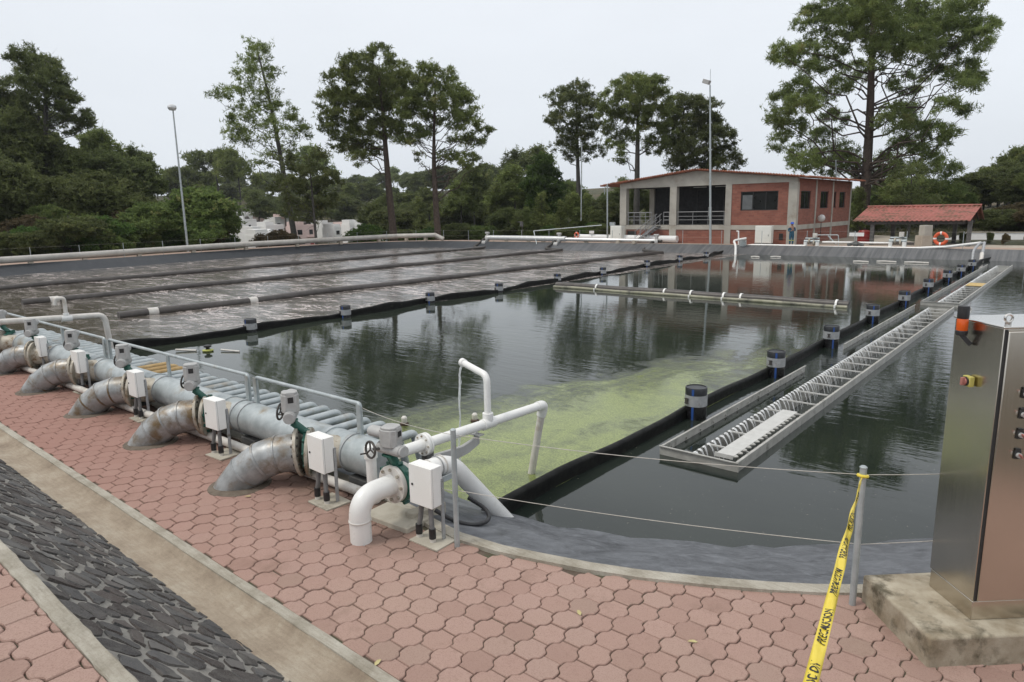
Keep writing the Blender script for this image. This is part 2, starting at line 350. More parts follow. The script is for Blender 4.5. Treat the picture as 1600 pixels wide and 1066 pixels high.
def water_mat(name, kind):
    mt, t, p = new_mat(name); c = t.nodes.new('ShaderNodeTexCoord'); o = c.outputs['Object']
    def mapped(scale, rz=0, loc=(0, 0, 0)):
        m = t.nodes.new('ShaderNodeMapping'); m.inputs['Scale'].default_value = scale; m.inputs['Rotation'].default_value = (0, 0, rz); m.inputs['Location'].default_value = loc
        t.links.new(o, m.inputs[0]); return m.outputs[0]
    S(p, IOR=1.38, Roughness=.025)
    if kind == 'aerated':
        fo = noise(t, mapped((.30, .9, 1), R(-30)), 1.0, 8, .62, 1.6); ed = noise(t, mapped((.40, .95, 1), R(-48)), 1.0, 8, .68, 1.6)
        web = mapr(t, math_(t, 'ABSOLUTE', math_(t, 'SUBTRACT', ed, .5)), .0, .040, 1, 0)
        big = mapr(t, fo, .42, .58)
        foam = math_(t, 'MULTIPLY', web, big)
        mud = mix(t, mapr(t, fo, .35, .65), (.090, .080, .069), (.205, .188, .17))
        sp = t.nodes.new('ShaderNodeSeparateXYZ'); t.links.new(o, sp.inputs[0]); still = math_(t, 'MULTIPLY', mapr(t, math_(t, 'ADD', sp.outputs[1], math_(t, 'MULTIPLY', fo, 5)), 9, 17), 1.0)
        mud = mix(t, still, (.075, .062, .045), mud); foam = math_(t, 'MULTIPLY', foam, mapr(t, still, 0, 1, .15, 1))
        cc = mix(t, math_(t, 'MULTIPLY', foam, 1.0), mud, (.88, .78, .75))
        t.links.new(cc, p.inputs['Base Color']); t.links.new(mapr(t, fo, .4, .6, .05, .14), p.inputs['Roughness'])
        h = math_(t, 'ADD', math_(t, 'MULTIPLY', noise(t, mapped((.55, 2.4, 1), R(-38)), 1.2, 4, .55, .8), 1.6), math_(t, 'MULTIPLY', noise(t, mapped((1.2, 4.5, 1), R(-43)), 2.4, 4, .6, .4), .45))
        bump(t, p, h, .42, .05)
    else:
        # duckweed lies along the curtain at the near end and thins out into the pool
        sp = t.nodes.new('ShaderNodeSeparateXYZ'); t.links.new(o, sp.inputs[0])
        cc = mix(t, mapr(t, noise(t, o, .35, 4), .4, .6), (.022, .029, .022) if kind == 'open' else (.013, .018, .015), (.034, .042, .031) if kind == 'open' else (.020, .026, .021))
        base_h = math_(t, 'ADD', noise(t, mapped((.55, 2.6, 1), R(-37)), 1.3, 4, .55, .6), math_(t, 'MULTIPLY', noise(t, mapped((1.4, 5, 1), R(-44)), 2.0, 3, .5), .35))
        if kind == 'open':
            ex = math_(t, 'SUBTRACT', math_(t, 'ADD', sp.outputs[0], 9.9), math_(t, 'MULTIPLY', math_(t, 'SUBTRACT', sp.outputs[1], 7.0), .24))
            fx = mapr(t, ex, 0, 2.2); fy = mapr(t, sp.outputs[1], 19, 11)
            n = noise(t, mapped((.7, .42, 1), R(25)), .75, 7, .62, 1.8); n2 = noise(t, mapped((1, 1.8, 1), R(15)), 2.6, 9, .75, 1.2)
            dens = math_(t, 'MULTIPLY', fx, fy)
            k = math_(t, 'ADD', math_(t, 'MULTIPLY', dens, .40), math_(t, 'ADD', math_(t, 'MULTIPLY', n, .95), math_(t, 'MULTIPLY', n2, .55)))
            al = math_(t, 'MULTIPLY', mapr(t, k, .80, 1.18), mapr(t, dens, 0, .12)); al2 = math_(t, 'MULTIPLY', mapr(t, al, 0, 1, 0, .92), mapr(t, noise(t, o, 42, 4, .75), .34, .62, .30, 1))
            cc = mix(t, al2, cc, mix(t, n2, (.245, .31, .075), (.37, .42, .15)))
            t.links.new(mapr(t, al, 0, 1, .03, .16), p.inputs['Roughness'])
            spec = mapr(t, al, 0, 1, .5, .38); t.links.new(spec, p.inputs['Specular IOR Level'])
            calm = mapr(t, noise(t, mapped((.08, .05, 1), R(20)), 1, 2), .42, .62, .35, 1)
            amt = math_(t, 'MULTIPLY', calm, mapr(t, al, 0, .6, 1, .15))
            bump(t, p, math_(t, 'MULTIPLY', base_h, amt), .22, .026)
        else:
            bump(t, p, math_(t, 'MULTIPLY', base_h, mapr(t, sp.outputs[1], 9, 18, .15, .7)), .3, .03)
            spk = mapr(t, noise(t, o, 26, 2, .5), .73, .76); cc = mix(t, math_(t, 'MULTIPLY', spk, .5), cc, (.22, .21, .16))
        t.links.new(cc, p.inputs['Base Color'])
    return mt
W_AER, W_OPEN, W_CALM = water_mat('aerated brown water', 'aerated'), water_mat('dark open water', 'open'), water_mat('calm clear water', 'calm')

def leaf_mat(name, c1, c2, c3=None):
    mt, t, p = new_mat(name); a = t.nodes.new('ShaderNodeAttribute'); a.attribute_name = 'tint'
    cc = rmp(t, a.outputs['Fac'], [(0, c1), (.55, tuple((x+y)/2 for x, y in zip(c1, c2))), (.92, c2), (1, c3 or c2)])
    oi = t.nodes.new('ShaderNodeObjectInfo'); hs = t.nodes.new('ShaderNodeHueSaturation')
    t.links.new(mapr(t, oi.outputs['Random'], 0, 1, .88, 1.22), hs.inputs['Value']); t.links.new(mapr(t, oi.outputs['Random'], 0, 1, .500, .515), hs.inputs['Hue'])
    t.links.new(cc, hs.inputs['Color']); t.links.new(hs.outputs[0], p.inputs['Base Color']); S(p, Roughness=.6, Specular_IOR_Level=.25)
    tr = t.nodes.new('ShaderNodeBsdfTranslucent'); t.links.new(hs.outputs[0], tr.inputs[0]); ms = t.nodes.new('ShaderNodeMixShader'); ms.inputs[0].default_value = .45
    o = t.nodes['Material Output']; t.links.new(p.outputs[0], ms.inputs[1]); t.links.new(tr.outputs[0], ms.inputs[2]); t.links.new(ms.outputs[0], o.inputs[0]); return mt
pine_leaf = leaf_mat('pine needles', (.100, .124, .038), (.265, .305, .10), (.26, .24, .10))
dark_leaf = leaf_mat('dark forest foliage', (.076, .092, .034), (.19, .215, .078), (.21, .20, .085))
broad_leaf = leaf_mat('broadleaf foliage', (.095, .135, .038), (.235, .29, .095), (.29, .27, .11))
lime_leaf = leaf_mat('bright young foliage', (.055, .095, .022), (.13, .20, .05))
dry_leaf = leaf_mat('dry brown brush', (.07, .055, .030), (.16, .12, .065), (.20, .13, .07))
ground_leaf = leaf_mat('grass and brush', (.045, .055, .022), (.13, .13, .055), (.22, .17, .09))

def terrain_mat():
    mt, t, p = new_mat('hillside soil and scrub'); v = coords(t, rand=False)
    cc = rmp(t, noise(t, v, .05, 9, .7), [(.3, (.030, .038, .018)), (.5, (.060, .062, .030)), (.62, (.11, .085, .05)), (.75, (.17, .11, .065))])
    cc = mix(t, mapr(t, noise(t, v, 1.3, 8, .75), .4, .7, 0, .6), cc, (.05, .055, .025))
    t.links.new(cc, p.inputs['Base Color']); S(p, Roughness=1); bump(t, p, noise(t, v, 2.5, 8, .8), 1, .3); return mt
terrain_m = terrain_mat()

# ================================================================== SETTING
WZ = -.6
ctrl = [(-60, 4.6), (-40, 4.45), (-24, 4.45), (-14, 4.45), (-8, 4.45), (-5.6, 4.4), (-4.27, 4.22), (-3.41, 4.39), (-2.62, 4.67), (-1.73, 5.14), (-1.16, 5.54), (-.55, 6.1), (.6, 7.3), (2.2, 9.6), (3.2, 13), (3.6, 20), (3.4, 35), (2.4, 47),
        (.2, 51.6), (-3.4, 53.0), (-10, 52.9), (-19.3, 53.0), (-30.1, 52.5), (-40, 51.6), (-46.5, 50.9), (-52.5, 50.3), (-56.4, 47.5), (-58.6, 40), (-58.4, 30), (-57, 20), (-55.8, 12.3), (-56.5, 8), (-58.5, 5.4)]
def catmull(P, per=8):
    P = [Vector((*p, 0)) for p in P]; n = len(P); o = []
    for i in range(n):
        a, b, c, d = P[i-1], P[i], P[(i+1) % n], P[(i+2) % n]
        k = max(2, int(min(40, (c-b).length/.35)))
        for j in range(k):
            t = j/k; q = .5*((2*b)+(c-a)*t+(2*a-5*b+4*c-d)*t*t+(3*b-a-3*c+d)*t**3); o.append((q.x, q.y))
    return np.array(o)
EDGE = catmull(ctrl[1:-2]+[(-50, 5.2)])
tn = np.roll(EDGE, -1, 0)-np.roll(EDGE, 1, 0); tn /= np.linalg.norm(tn, axis=1)[:, None]
NRM = np.stack([-tn[:, 1], tn[:, 0]], 1)      # inward (outline runs counter-clockwise)
def ring_sheet(name, prof, mt, wob=0, kind='structure', ymin=-99):
    b = MB(); rows = []
    for i in range(len(EDGE)+1):
        k = i % len(EDGE); row = []
        if EDGE[k, 1] < ymin: continue
        for j, (d, z) in enumerate(prof):
            w = wob*math.sin(k*1.7+math.sin(k*.37)*3)*(1 if 2 < j < len(prof)-1 else 0)
            q_ = 1+(.30*min(1, max(0, (EDGE[k, 0]+5.6)/2))*min(1, max(0, (9.5-EDGE[k, 1])/2)) if d > .05 else 0)      # gentler batter round the near corner
            row.append((EDGE[k, 0]+NRM[k, 0]*(d*q_+w), EDGE[k, 1]+NRM[k, 1]*(d*q_+w), z+w*.35))
        rows.append(row)
    b.grid(rows); o = b.build(name, mt); tag(o, kind=kind); return o
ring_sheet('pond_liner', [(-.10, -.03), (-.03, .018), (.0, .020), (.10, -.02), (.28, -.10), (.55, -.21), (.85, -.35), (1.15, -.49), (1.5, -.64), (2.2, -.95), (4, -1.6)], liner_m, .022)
ring_sheet('pool_rim', [(-.125, -.05), (-.12, .028), (-.005, .034), (.0, -.02)], kerb_m)
ring_sheet('bank_path', [(-.1, -.012), (-1.4, -.014), (-3.2, -.03), (-5.2, -.12)], path_m, ymin=5.9)

# water
wb = MB()
def wrect(x0, x1, y0, y1, mi):
    wb.cur = mi; wb.add([(x0, y0, WZ), (x1, y0, WZ), (x1, y1, WZ), (x0, y1, WZ)], [(0, 1, 2, 3)])
wrect(-62, -20.35, 2, 56, 0); wrect(-20.35, -5.12, 2, 56, 1)
TX0, TX1 = -4.20, -3.52
wrect(-5.12, TX0, 2, 56, 2); wrect(TX1, 6, 2, 56, 2); wrect(TX0, TX1, 2, 8.78, 2); wrect(TX0, TX1, 26.93, 28.12, 2); wrect(TX0, TX1, 46.7, 56, 2)
tag(wb.build('water', [W_AER, W_OPEN, W_CALM], smooth=False), kind='structure')

# ---- pavers
def paver_field(name, inside, x0, x1, y0, y1, z, swap=False, clip=None):
    L, Wd, A, g = .22, .1935, .0225, .0045
    b = MB(); rng = random.Random(5)
    if swap: u0, u1, v0, v1 = y0, y1, x0, x1
    else: u0, u1, v0, v1 = x0, x1, y0, y1
    sfun = lambda q: math.tanh(2.3*math.sin(q))/math.tanh(2.3)
    for k in range(int(u0/Wd)-1, int(u1/Wd)+2):
        uc = k*Wd; ph = (k % 2)*math.pi
        for j in range(int(v0/L)-1, int(v1/L)+2):
            vc = (j+(.5 if k % 2 else 0))*L
            p = (uc, vc) if not swap else (vc, uc)
            if not inside(*p): continue
            pr, pl = [], []
            for i in range(17):
                q = -L/2+g+(L-2*g)*i/16; c_ = A*sfun((q/L+.25)*2*math.pi)
                pr.append((uc+Wd/2-g+c_, vc+q)); pl.append((uc-Wd/2+g-c_, vc+q))
            poly = pr+pl[::-1]
            if swap: poly = [(b_, a_) for a_, b_ in poly][::-1]
            if clip:
                poly = clip(poly)
                if len(poly) < 3: continue
            c = (sum(q[0] for q in poly)/len(poly), sum(q[1] for q in poly)/len(poly))
            dz = rng.gauss(0, .0022); tx, ty = rng.gauss(0, .012), rng.gauss(0, .012); poly = [(q[0]+rng.uniform(-.0013, .0013), q[1]+rng.uniform(-.0013, .0013)) for q in poly]
            n = len(poly); vs = []
            for (ins, zz) in ((0, -.03), (0, -.006), (.006, 0)):
                for q in poly:
                    d = math.hypot(q[0]-c[0], q[1]-c[1]) or 1; f = max(0, 1-ins/d)
                    X, Y = c[0]+(q[0]-c[0])*f, c[1]+(q[1]-c[1])*f
                    vs.append((X, Y, z+zz+dz+tx*(X-c[0])+ty*(Y-c[1])))
            fs = [(r*n+i, r*n+(i+1) % n, (r+1)*n+(i+1) % n, (r+1)*n+i) for r in (0, 1) for i in range(n)]+[tuple(range(2*n, 3*n))]
            b.add(vs, fs)
    o = b.build(name, paver_m, ang=25); tag(o, kind='structure'); return o
near = EDGE[(EDGE[:, 1] < 13) & (EDGE[:, 0] < 3.2) & (EDGE[:, 0] > -30)]; near = near[np.argsort(near[:, 0])]
edge_y = lambda x: float(np.interp(x, near[:, 0], near[:, 1]))
def half(poly, a, bb, c_):      # keep a*x+b*y>=c
    o = []
    for i in range(len(poly)):
        p, q = poly[i], poly[(i+1) % len(poly)]; dp, dq = a*p[0]+bb*p[1]-c_, a*q[0]+bb*q[1]-c_
        if dp >= 0: o.append(p)
        if dp*dq < 0: s = dp/(dp-dq); o.append((p[0]+(q[0]-p[0])*s, p[1]+(q[1]-p[1])*s))
    return o
CURB_Y = 2.50
def clip_low(p):
    return half(p, 0, 1, CURB_Y+.006)
paver_field('lower_paving', lambda x, y: y > CURB_Y-.08 and y < edge_y(x)-.115-max(0, min(.25, (x+1)*.2)) and y < 7.4, -25, 3.1, 2.4, 7.5, .004, clip=clip_low)
paver_field('upper_paving', lambda x, y: y < 1.02, -13, 2.0, -2.2, 1.02, .954, swap=True, clip=lambda p: half(p, 0, -1, -.878))
b = MB()
xs = np.concatenate([np.linspace(-30, 3.1, 70)])
b.grid([[(x, CURB_Y, -.010), (x, edge_y(x)-.02, -.010)] for x in xs]); b.add([(3.1, CURB_Y, -.010), (14, CURB_Y, -.010), (14, 12.2, -.010), (3.1, 12.2, -.010)], [(0, 1, 2, 3)])
b.add([(-60, CURB_Y, -.010), (-30, CURB_Y, -.010), (-30, 4.43, -.010), (-60, 4.43, -.010)], [(0, 1, 2, 3)])
tag(b.build('paving_bed', joint_m), kind='structure')
b = MB(); b.add([(-60, -40, .938), (40, -40, .938), (40, .95, .938), (-60, .95, .938)], [(0, 1, 2, 3)]); tag(b.build('upper_paving_bed', joint_m), kind='structure')

def strip(name, prof, mt, x0=-60, x1=14, step=.5, jit=.004, ang=30, seed=1):
    b = MB(); rng = random.Random(seed); xs_ = np.arange(x0, x1, step)
    b.grid([[(x, y+rng.uniform(-jit, jit), z+rng.uniform(-jit, jit)*.6) for (y, z) in prof] for x in xs_]); o = b.build(name, mt, ang=ang); tag(o, kind='structure'); return o
strip('terrace_kerb', [(.878, .90), (.879, .956), (.885, .962), (.958, .964), (.966, .958), (.968, .90)], kerb_m, -24, 6, .09, .0045)
strip('gutter', [(2.02, -.01), (2.06, -.015), (2.13, -.035), (2.22, -.052), (2.30, -.050), (2.37, -.030), (2.412, .004)], gutter_m, -60, 14, .3)
strip('gutter_kerb', [(2.412, -.05), (2.413, .008), (2.418, .013), (2.496, .015), (2.502, .008), (2.503, -.04)], kerb_m, -60, 14, .22, .0025)
S0, S1 = Vector((0, .955, .945)), Vector((0, 2.07, -.02)); sd = (S1-S0); SL = sd.length; sd.normalize(); sn = Vector((0, -sd.z, sd.y)); sn = sn if sn.z > 0 else -sn
b = MB(); rng = random.Random(2)
b.grid([[S0+Vector((x, 0, 0))+sd*(SL*j/12)+sn*(rng.uniform(-.006, .004)-.008) for j in range(13)] for x in np.arange(-60, 14, .12)])
tag(b.build('slope_mortar', mortar_m, ang=60), kind='structure')
def stone_field():
    rng = random.Random(11); b = MB(); cw, ch = .245, .155; pts = {}
    nx, ny = int(23/cw), int(SL/ch)+1
    for i in range(-1, nx+1):
        for j in range(-1, ny+1):
            pts[i, j] = (-19+(i+.5*(j % 2))*cw+rng.uniform(-.48, .48)*cw, (j+.5)*ch+rng.uniform(-.44, .44)*ch)
    for i in range(nx):
        for j in range(ny):
            p = pts[i, j]
            if rng.random() < .015: continue
            poly = [(p[0]-.4, p[1]-.3), (p[0]+.4, p[1]-.3), (p[0]+.4, p[1]+.3), (p[0]-.4, p[1]+.3)]
            for a in (-2, -1, 0, 1, 2):
                for c in (-2, -1, 0, 1, 2):
                    q = pts.get((i+a, j+c))
                    if not q or (a, c) == (0, 0): continue
                    dx, dy = q[0]-p[0], q[1]-p[1]; L = math.hypot(dx, dy)
                    if L < .02: continue
                    mid = (p[0]*dx+p[1]*dy)+L*L/2; poly = half(poly, -dx, -dy, -(mid-L*rng.uniform(.010, .034)))
                    if len(poly) < 3: break
                if len(poly) < 3: break
            if len(poly) >= 3: poly = half(half(poly, 0, 1, .03), 0, -1, -(SL-.005))
            if len(poly) < 3: continue
            o = []
            for k in range(len(poly)):
                u, w = poly[k], poly[(k+1) % len(poly)]; L = math.hypot(w[0]-u[0], w[1]-u[1]); n = max(1, int(L/.035))
                for s_ in range(n):
                    f = s_/n; o.append((u[0]+(w[0]-u[0])*f+rng.uniform(-.007, .007), u[1]+(w[1]-u[1])*f+rng.uniform(-.007, .007)))
            c = (sum(q[0] for q in o)/len(o), sum(q[1] for q in o)/len(o)); h = rng.uniform(.0, .006); tx, ty = rng.uniform(-.05, .05), rng.uniform(-.05, .05)
            vs = []; n = len(o)
            for (f, hh) in ((1, -.02), (.985, h*.55), (.90, h*.95), (.5, h*1.15)):
                for q in o:
                    X, Y = c[0]+(q[0]-c[0])*f, c[1]+(q[1]-c[1])*f; Z = hh+(tx*(X-c[0])+ty*(Y-c[1]) if hh > 0 else 0)+(rng.uniform(-.003, .003) if hh > 0 else 0)
                    vs.append(S0+Vector((X, 0, 0))+sd*Y+sn*Z)
            fs = [(r*n+k, r*n+(k+1) % n, (r+1)*n+(k+1) % n, (r+1)*n+k) for r in range(3) for k in range(n)]+[tuple(range(3*n, 4*n))]
            b.add(vs, fs)
    return b
tag(stone_field().build('stone_slope', stone_m, ang=28), kind='structure')

# ---- terrain
BRG = [-180, -70, -37, -28, -20, -12, -5, 8, 20, 28, 37, 70, 180]
DST = [0, 58, 75, 90, 120, 150, 200, 260, 350, 450, 900]
HT = np.array([[0, 0, 2, 5, 10, 14, 18, 20, 20, 20, 30], [0, 0, 2, 5, 10, 14, 18, 20, 20, 20, 30], [0, 0, 1, 4, 9, 13, 16, 18, 20, 20, 30], [0, 0, -.4, .4, 2.5, 4, 5, 8, 12, 14, 24], [0, 0, -1.5, -3, -4, -3, -.8, 3, 11, 14, 24],
    [0, 0, -1, -3, -4, -3, -.8, 4, 12, 14, 24], [0, 0, -.4, -2, -3, -2, 2, 8, 13, 15, 24], [0, 0, -.1, -.6, -1, 1, 5, 10, 13, 14, 24], [0, 0, 0, 0, 0, 1, 4, 8, 11, 13, 24], [0, 0, 0, .3, 1, 2, 4, 6, 8, 10, 20],
    [0, 0, .3, 1.2, 2.5, 4, 6, 8, 10, 12, 22], [0, 0, .3, 1.2, 2.5, 4, 6, 8, 10, 12, 22], [0, 0, 0, 0, 0, 0, 0, 0, 0, 0, 0]], float)
HEAD = math.atan2(fwd.x, fwd.y)
def edge_dist(x, y):
    """signed distance to the pool outline, positive outside"""
    P = EDGE; d = np.hypot(P[:, 0]-x, P[:, 1]-y); k = int(d.argmin()); v = (x-P[k, 0])*NRM[k, 0]+(y-P[k, 1])*NRM[k, 1]
    return d[k] if v < 0 else -d[k]
def ground(x, y):
    d = math.hypot(x, y); bq = math.degrees((math.atan2(x, y)-HEAD+math.pi) % (2*math.pi)-math.pi)
    i = int(np.clip(np.searchsorted(BRG, bq)-1, 0, len(BRG)-2)); f = (bq-BRG[i])/(BRG[i+1]-BRG[i])
    h = np.interp(d, DST, HT[i])*(1-f)+np.interp(d, DST, HT[i+1])*f
    if d > 62: h += (math.sin(x*.13+1)*math.sin(y*.11)*.5+math.sin(x*.031)*math.cos(y*.037)*.9)*min(1, (d-62)/60)
    return float(h)-.08
def ground_cut(x, y):
    s = edge_dist(x, y); h = ground(x, y)
    if y < 5.5 and x > -75: return -3.0
    f = min(1, max(0, (s-1.2)/2.6)); return -3*(1-f)+h*f
b = MB(); rr = list(np.arange(2, 100, 1.6))+list(np.geomspace(100, 900, 36)); rows = []
for a in np.arange(-115, 116, 1.0):
    t_ = HEAD+R(a); rows.append([(r*math.sin(t_), r*math.cos(t_), ground_cut(r*math.sin(t_), r*math.cos(t_)) if r < 110 else ground(r*math.sin(t_), r*math.cos(t_))) for r in rr])
b.grid(rows); tag(b.build('terrain', terrain_m, ang=180), kind='structure')
b = MB(); b.add([(-47, 53.6, -.05), (30, 53.6, -.05), (30, 84, -.04), (-47, 84, -.04)], [(0, 1, 2, 3)]); tag(b.build('building_yard', path_grey), kind='structure')

# ================================================================== PIPE GALLERY ALONG THE NEAR EDGE
def hy(x): return 4.45+(x+6)*.0165          # the manifold runs slightly askew to the edge
HZ, HR = .335, .215
UN = [-4.94, -7.10, -9.49, -11.80, -14.10, -16.40, -18.60]      # x of each riser in the paving
man = thing('pipe_manifold', 'long thick galvanised steel manifold with a comb of short side pipes over the water', 'pipe', (-12, hy(-12), 0))
b = MB(); b.tube([(-20.5, hy(-20.5), HZ), (-16, hy(-16), HZ), (-10, hy(-10), HZ), (-5.75, hy(-5.75), HZ)], HR, 28); b.build('main_pipe', galv, man)
b = MB(); b.lathe([(.0, 0), (.20, 0), (.235, .02), (.235, .05), (.15, .055)], (-5.74, hy(-5.74), HZ), 28, (1, 0, 0)); b.build('end_flange', galv, man)
for x in (-6.6, -8.9, -11.2, -13.5, -15.8):
    b = MB(); b.hollow((x, hy(x), HZ), (x+.05, hy(x), HZ), HR-.01, HR+.014, 28); b.build('weld_band', galv, man)
for x in np.arange(-18.6, -5.5, 1.15):
    b = MB(); b.box((x, hy(x)+.02, .055), (.34, .36, .13)); b.build('support_block', block_conc, man, bevel=.008)
lat = 0
for x in np.arange(-19.3, -5.9, .30):
    y0 = hy(x); b = MB(); rngx = random.Random(lat).uniform(-.03, .03)
    b.tube(fillet([(x, y0+.1, HZ+.03), (x, y0+.82+rngx, HZ+.03), (x, y0+.98+rngx, HZ-.60)], .07, 5), .052, 14)
    och = lat in (22, 23, 24)
    o = b.build('side_pipe', galv_ochre if och else galv, man)
    if och: o['label'] = 'side pipe rusted to ochre'
    lat += 1
for i, x in enumerate(UN[1:]):               # wye branches towards the risers
    y0 = hy(x+.85); q = Vector((x+.85, y0, HZ)); d = Vector((-.707, -.707, .03)).normalized()
    b = MB(); b.cyl(q, q+d*.47, .19, 24); b.cyl(q+d*.44, q+d*.475, .275, 28); b.build('wye_branch', flange_m, man)

# risers: bent pipe from the paving to the valve
def ring_bolts(b, c, ax, r, n, br, L):
    ax = Vector(ax).normalized(); u = ax.orthogonal().normalized(); w = ax.cross(u)
    for k in range(n):
        a = 2*math.pi*k/n; p = Vector(c)+(u*math.cos(a)+w*math.sin(a))*r; b.tube([p-ax*L/2, p+ax*L/2], br, 6)
AX = Vector((.707, .707, .10)).normalized()
def riser_elbow():
    t = thing('riser_elbow', '', 'pipe elbow', (0, 0, 0), 'bent riser pipes coming out of the paving')
    pts = [(-.20, -.20, -.36), (-.09, -.09, -.06), (.03, .03, .15), (.16, .16, .285), (.29, .29, .345), (.46, .46, .365)]
    P = [Vector(p) for p in pts]; b = MB(); seg = []
    for i in range(len(P)-1):
        for k in range(4): seg.append(P[i].lerp(P[i+1], k/4))
    b.tube(seg+[P[-1]], .212, 28); b.build('bent_pipe', galv_rust, t)
    b = MB()
    for i in (2, 3, 4): d = (P[i+1]-P[i-1]).normalized(); b.hollow(P[i]-d*.012, P[i]+d*.012, .205, .219, 28)
    b.build('weld_seam', galv_rust, t)
    b = MB(); c = P[-1]; b.cyl(c-AX*.012, c+AX*.022, .278, 32); b.cur = 1; ring_bolts(b, c+AX*.0, AX, .235, 14, .015, .075); b.build('flange', [flange_m, dark_iron], t)
    b = MB(); b.lathe([(.36, -.02), (.34, .006), (.28, .014), (.2, .02)], (-.03, -.03, 0), 24); b.build('mortar_collar', simple('brown dirt crust', (.10, .078, .058), (.16, .13, .10), 9, .95, 0, .4, 40), t)
    return t
proto = riser_elbow(); LOOK = ['nearest to the white riser, broad brown rust streaks', 'with an orange brown stain on its back', 'in the middle of the row, dark brown staining', 'second last towards the far end, paler grey zinc', 'farthest still wholly in the picture, bluish zinc', 'cut by the left picture edge']
for i, x in enumerate(UN[1:]):
    o = proto if i == 0 else copy_tree(proto); o.location = (x, 3.57+(.0 if i < 3 else -.02*i), 0); o.rotation_euler.z = R((0, 1.5, -1, 2, 0, 1)[i])
    o['label'] = 'galvanised bent riser '+LOOK[i]

def valve(lean=.17):
    """butterfly valve with an electric actuator; origin at the centre of the disc, axis along local +y"""
    t = thing('valve_actuator', '', 'valve', (0, 0, 0), 'motor driven valves on the manifold')
    b = MB(); b.hollow((0, -.035, 0), (0, .035, 0), .15, .225, 32); b.box((0, 0, 0), (.32, .02, .32)); ring_bolts(b, (0, 0, 0), (0, 1, 0), .238, 10, .022, .06); b.build('valve_body', green_paint, t)
    def shift(b): b.v = [tuple(hd_rot@(Vector(q)-Vector((0, 0, .35)))*1.12+Vector((0, -lean, .35))) for q in b.v]
    hd_rot = Matrix.Rotation(R(18), 3, 'Z')
    tip = Vector((-.02, -.01, .40)); b = MB(); b.tube([(0, 0, .19), (-.01, -lean+.01, .33)], .045, 14); b.box((-.015, -lean, .345), (.13, .11, .025)); b.bar((-.05, -.03, .2), (-.09, -lean-.03, .40), .03, .012); b.build('valve_neck', green_paint, t)
    b = MB(); b.tube([(-.13, .03, .415), (.13, -.03, .415)], .062, 20); b.tube([(.128, -.03, .415), (.15, -.035, .415)], .056, 20); shift(b); b.build('gear_housing', act_grey, t, bevel=.005)
    b = MB(); pr = [(-.075, -.06), (-.03, -.085), (.05, -.085), (.085, -.05), (.085, .05), (.05, .085), (-.03, .085), (-.075, .06)]
    b.prism([(p[0], p[1]) for p in pr], .455, .635); b.prism([(p[0]*.9, p[1]*.9) for p in pr], .633, .66); b.prism([(p[0]*.6, p[1]*.6) for p in pr], .44, .458); shift(b); b.build('actuator_housing', act_grey, t, bevel=.008)
    b = MB(); b.tube([(-.05, -.0, .575), (-.205, .03, .575)], [.058, .058], 20); b.tube([(-.204, .03, .575), (-.222, .033, .575)], [.054, .046], 20); shift(b); b.build('motor', act_grey, t)
    b = MB(); b.box((.0875, -.0, .585), (.006, .055, .06)); shift(b); b.build('display_window', frame_black, t, bevel=.002)
    b = MB(); b.box((.086, .0, .585), (.006, .075, .125)); shift(b); b.build('display_plate', act_grey, t)
    b = MB(); c = Vector((-.15, -.09, .42)); ax = Vector((-.45, -.85, .1)); b.torus(c, ax, .082, .011, 24, 8)
    u = ax.normalized().orthogonal().normalized(); w = ax.normalized().cross(u)
    for k in range(3): a = 2.1*k; b.tube([c, c+(u*math.cos(a)+w*math.sin(a))*.082], .008, 6)
    b.tube([c-ax.normalized()*.02, c+Vector((.1, .09, 0))], .014, 8); b.tube([c+u*.08, c+u*.08+ax.normalized()*.06], .009, 8); shift(b); b.build('handwheel', dark_iron, t)
    return t
v0 = valve(.06); vp = valve(); VL = ['above the white plastic elbow at the right end of the row', 'above the rust streaked riser beside the white elbow', 'third from the right end with a black handwheel facing left', 'fourth from the right, in front of the ochre side pipes', 'fifth from the right, beside a double railing post', 'sixth from the right, small and far along the manifold', 'at the left picture edge']
for i, x in enumerate(UN):
    o = (v0, vp)[i] if i < 2 else copy_tree(vp)
    if i == 0: o.location = (-4.94, 4.03, .43); o.rotation_euler = (0, 0, 0); o.scale = (1, 1, .84)
    else:
        o.location = (x+.515, 3.57+.545, .372); o.rotation_euler = (0, 0, R(-45))
    o['label'] = 'grey motor valve actuator '+VL[i]
def junction_box():
    t = thing('junction_box', '', 'electrical box', (0, 0, 0), 'white boxes on short posts along the manifold')
    b = MB(); b.box((0, .02, .55), (.285, .12, .38)); b.build('box_body', box_white, t, bevel=.006)
    b = MB(); b.box((-.0, -.052, .55), (.287, .022, .382)); d = b.build('door', box_white, t, bevel=.004)
    b = MB(); b.cyl((-.10, -.062, .55), (-.10, -.070, .55), .011, 12); b.build('lock', frame_black, d)
    b = MB(); b.box((0, -.0405, .55), (.281, .004, .376)); b.build('door_gasket', frame_black, t)
    for k, xx in enumerate((-.055, .06)):
        b = MB(); b.tube(fillet([(xx, 0, .365), (xx+(.012 if k else -.01), -.01, .22), (xx+(.03 if k else -.03), -.02, .12)], .05), .024, 12); cp = b.build('conduit', conduit, t)
        b = MB(); bx = xx+(.03 if k else -.03); b.cyl((bx, -.02, .145), (bx, -.02, .05), .033, 14); b.build('coupling', black_rub, cp)
        b = MB(); b.cyl((bx, -.02, .055), (bx, -.02, -.02), .029, 14); b.build('stub', pvc_old, cp)
    b = MB(); b.box((.12, .095, .30), (.045, .006, .62)); b.box((.1395, .077, .30), (.006, .036, .62)); b.build('post', band_steel, t)
    b = MB(); b.box((.06, .03, .008), (.36, .30, .02)); b.build('foot_slab', concrete, t, bevel=.004)
    return t
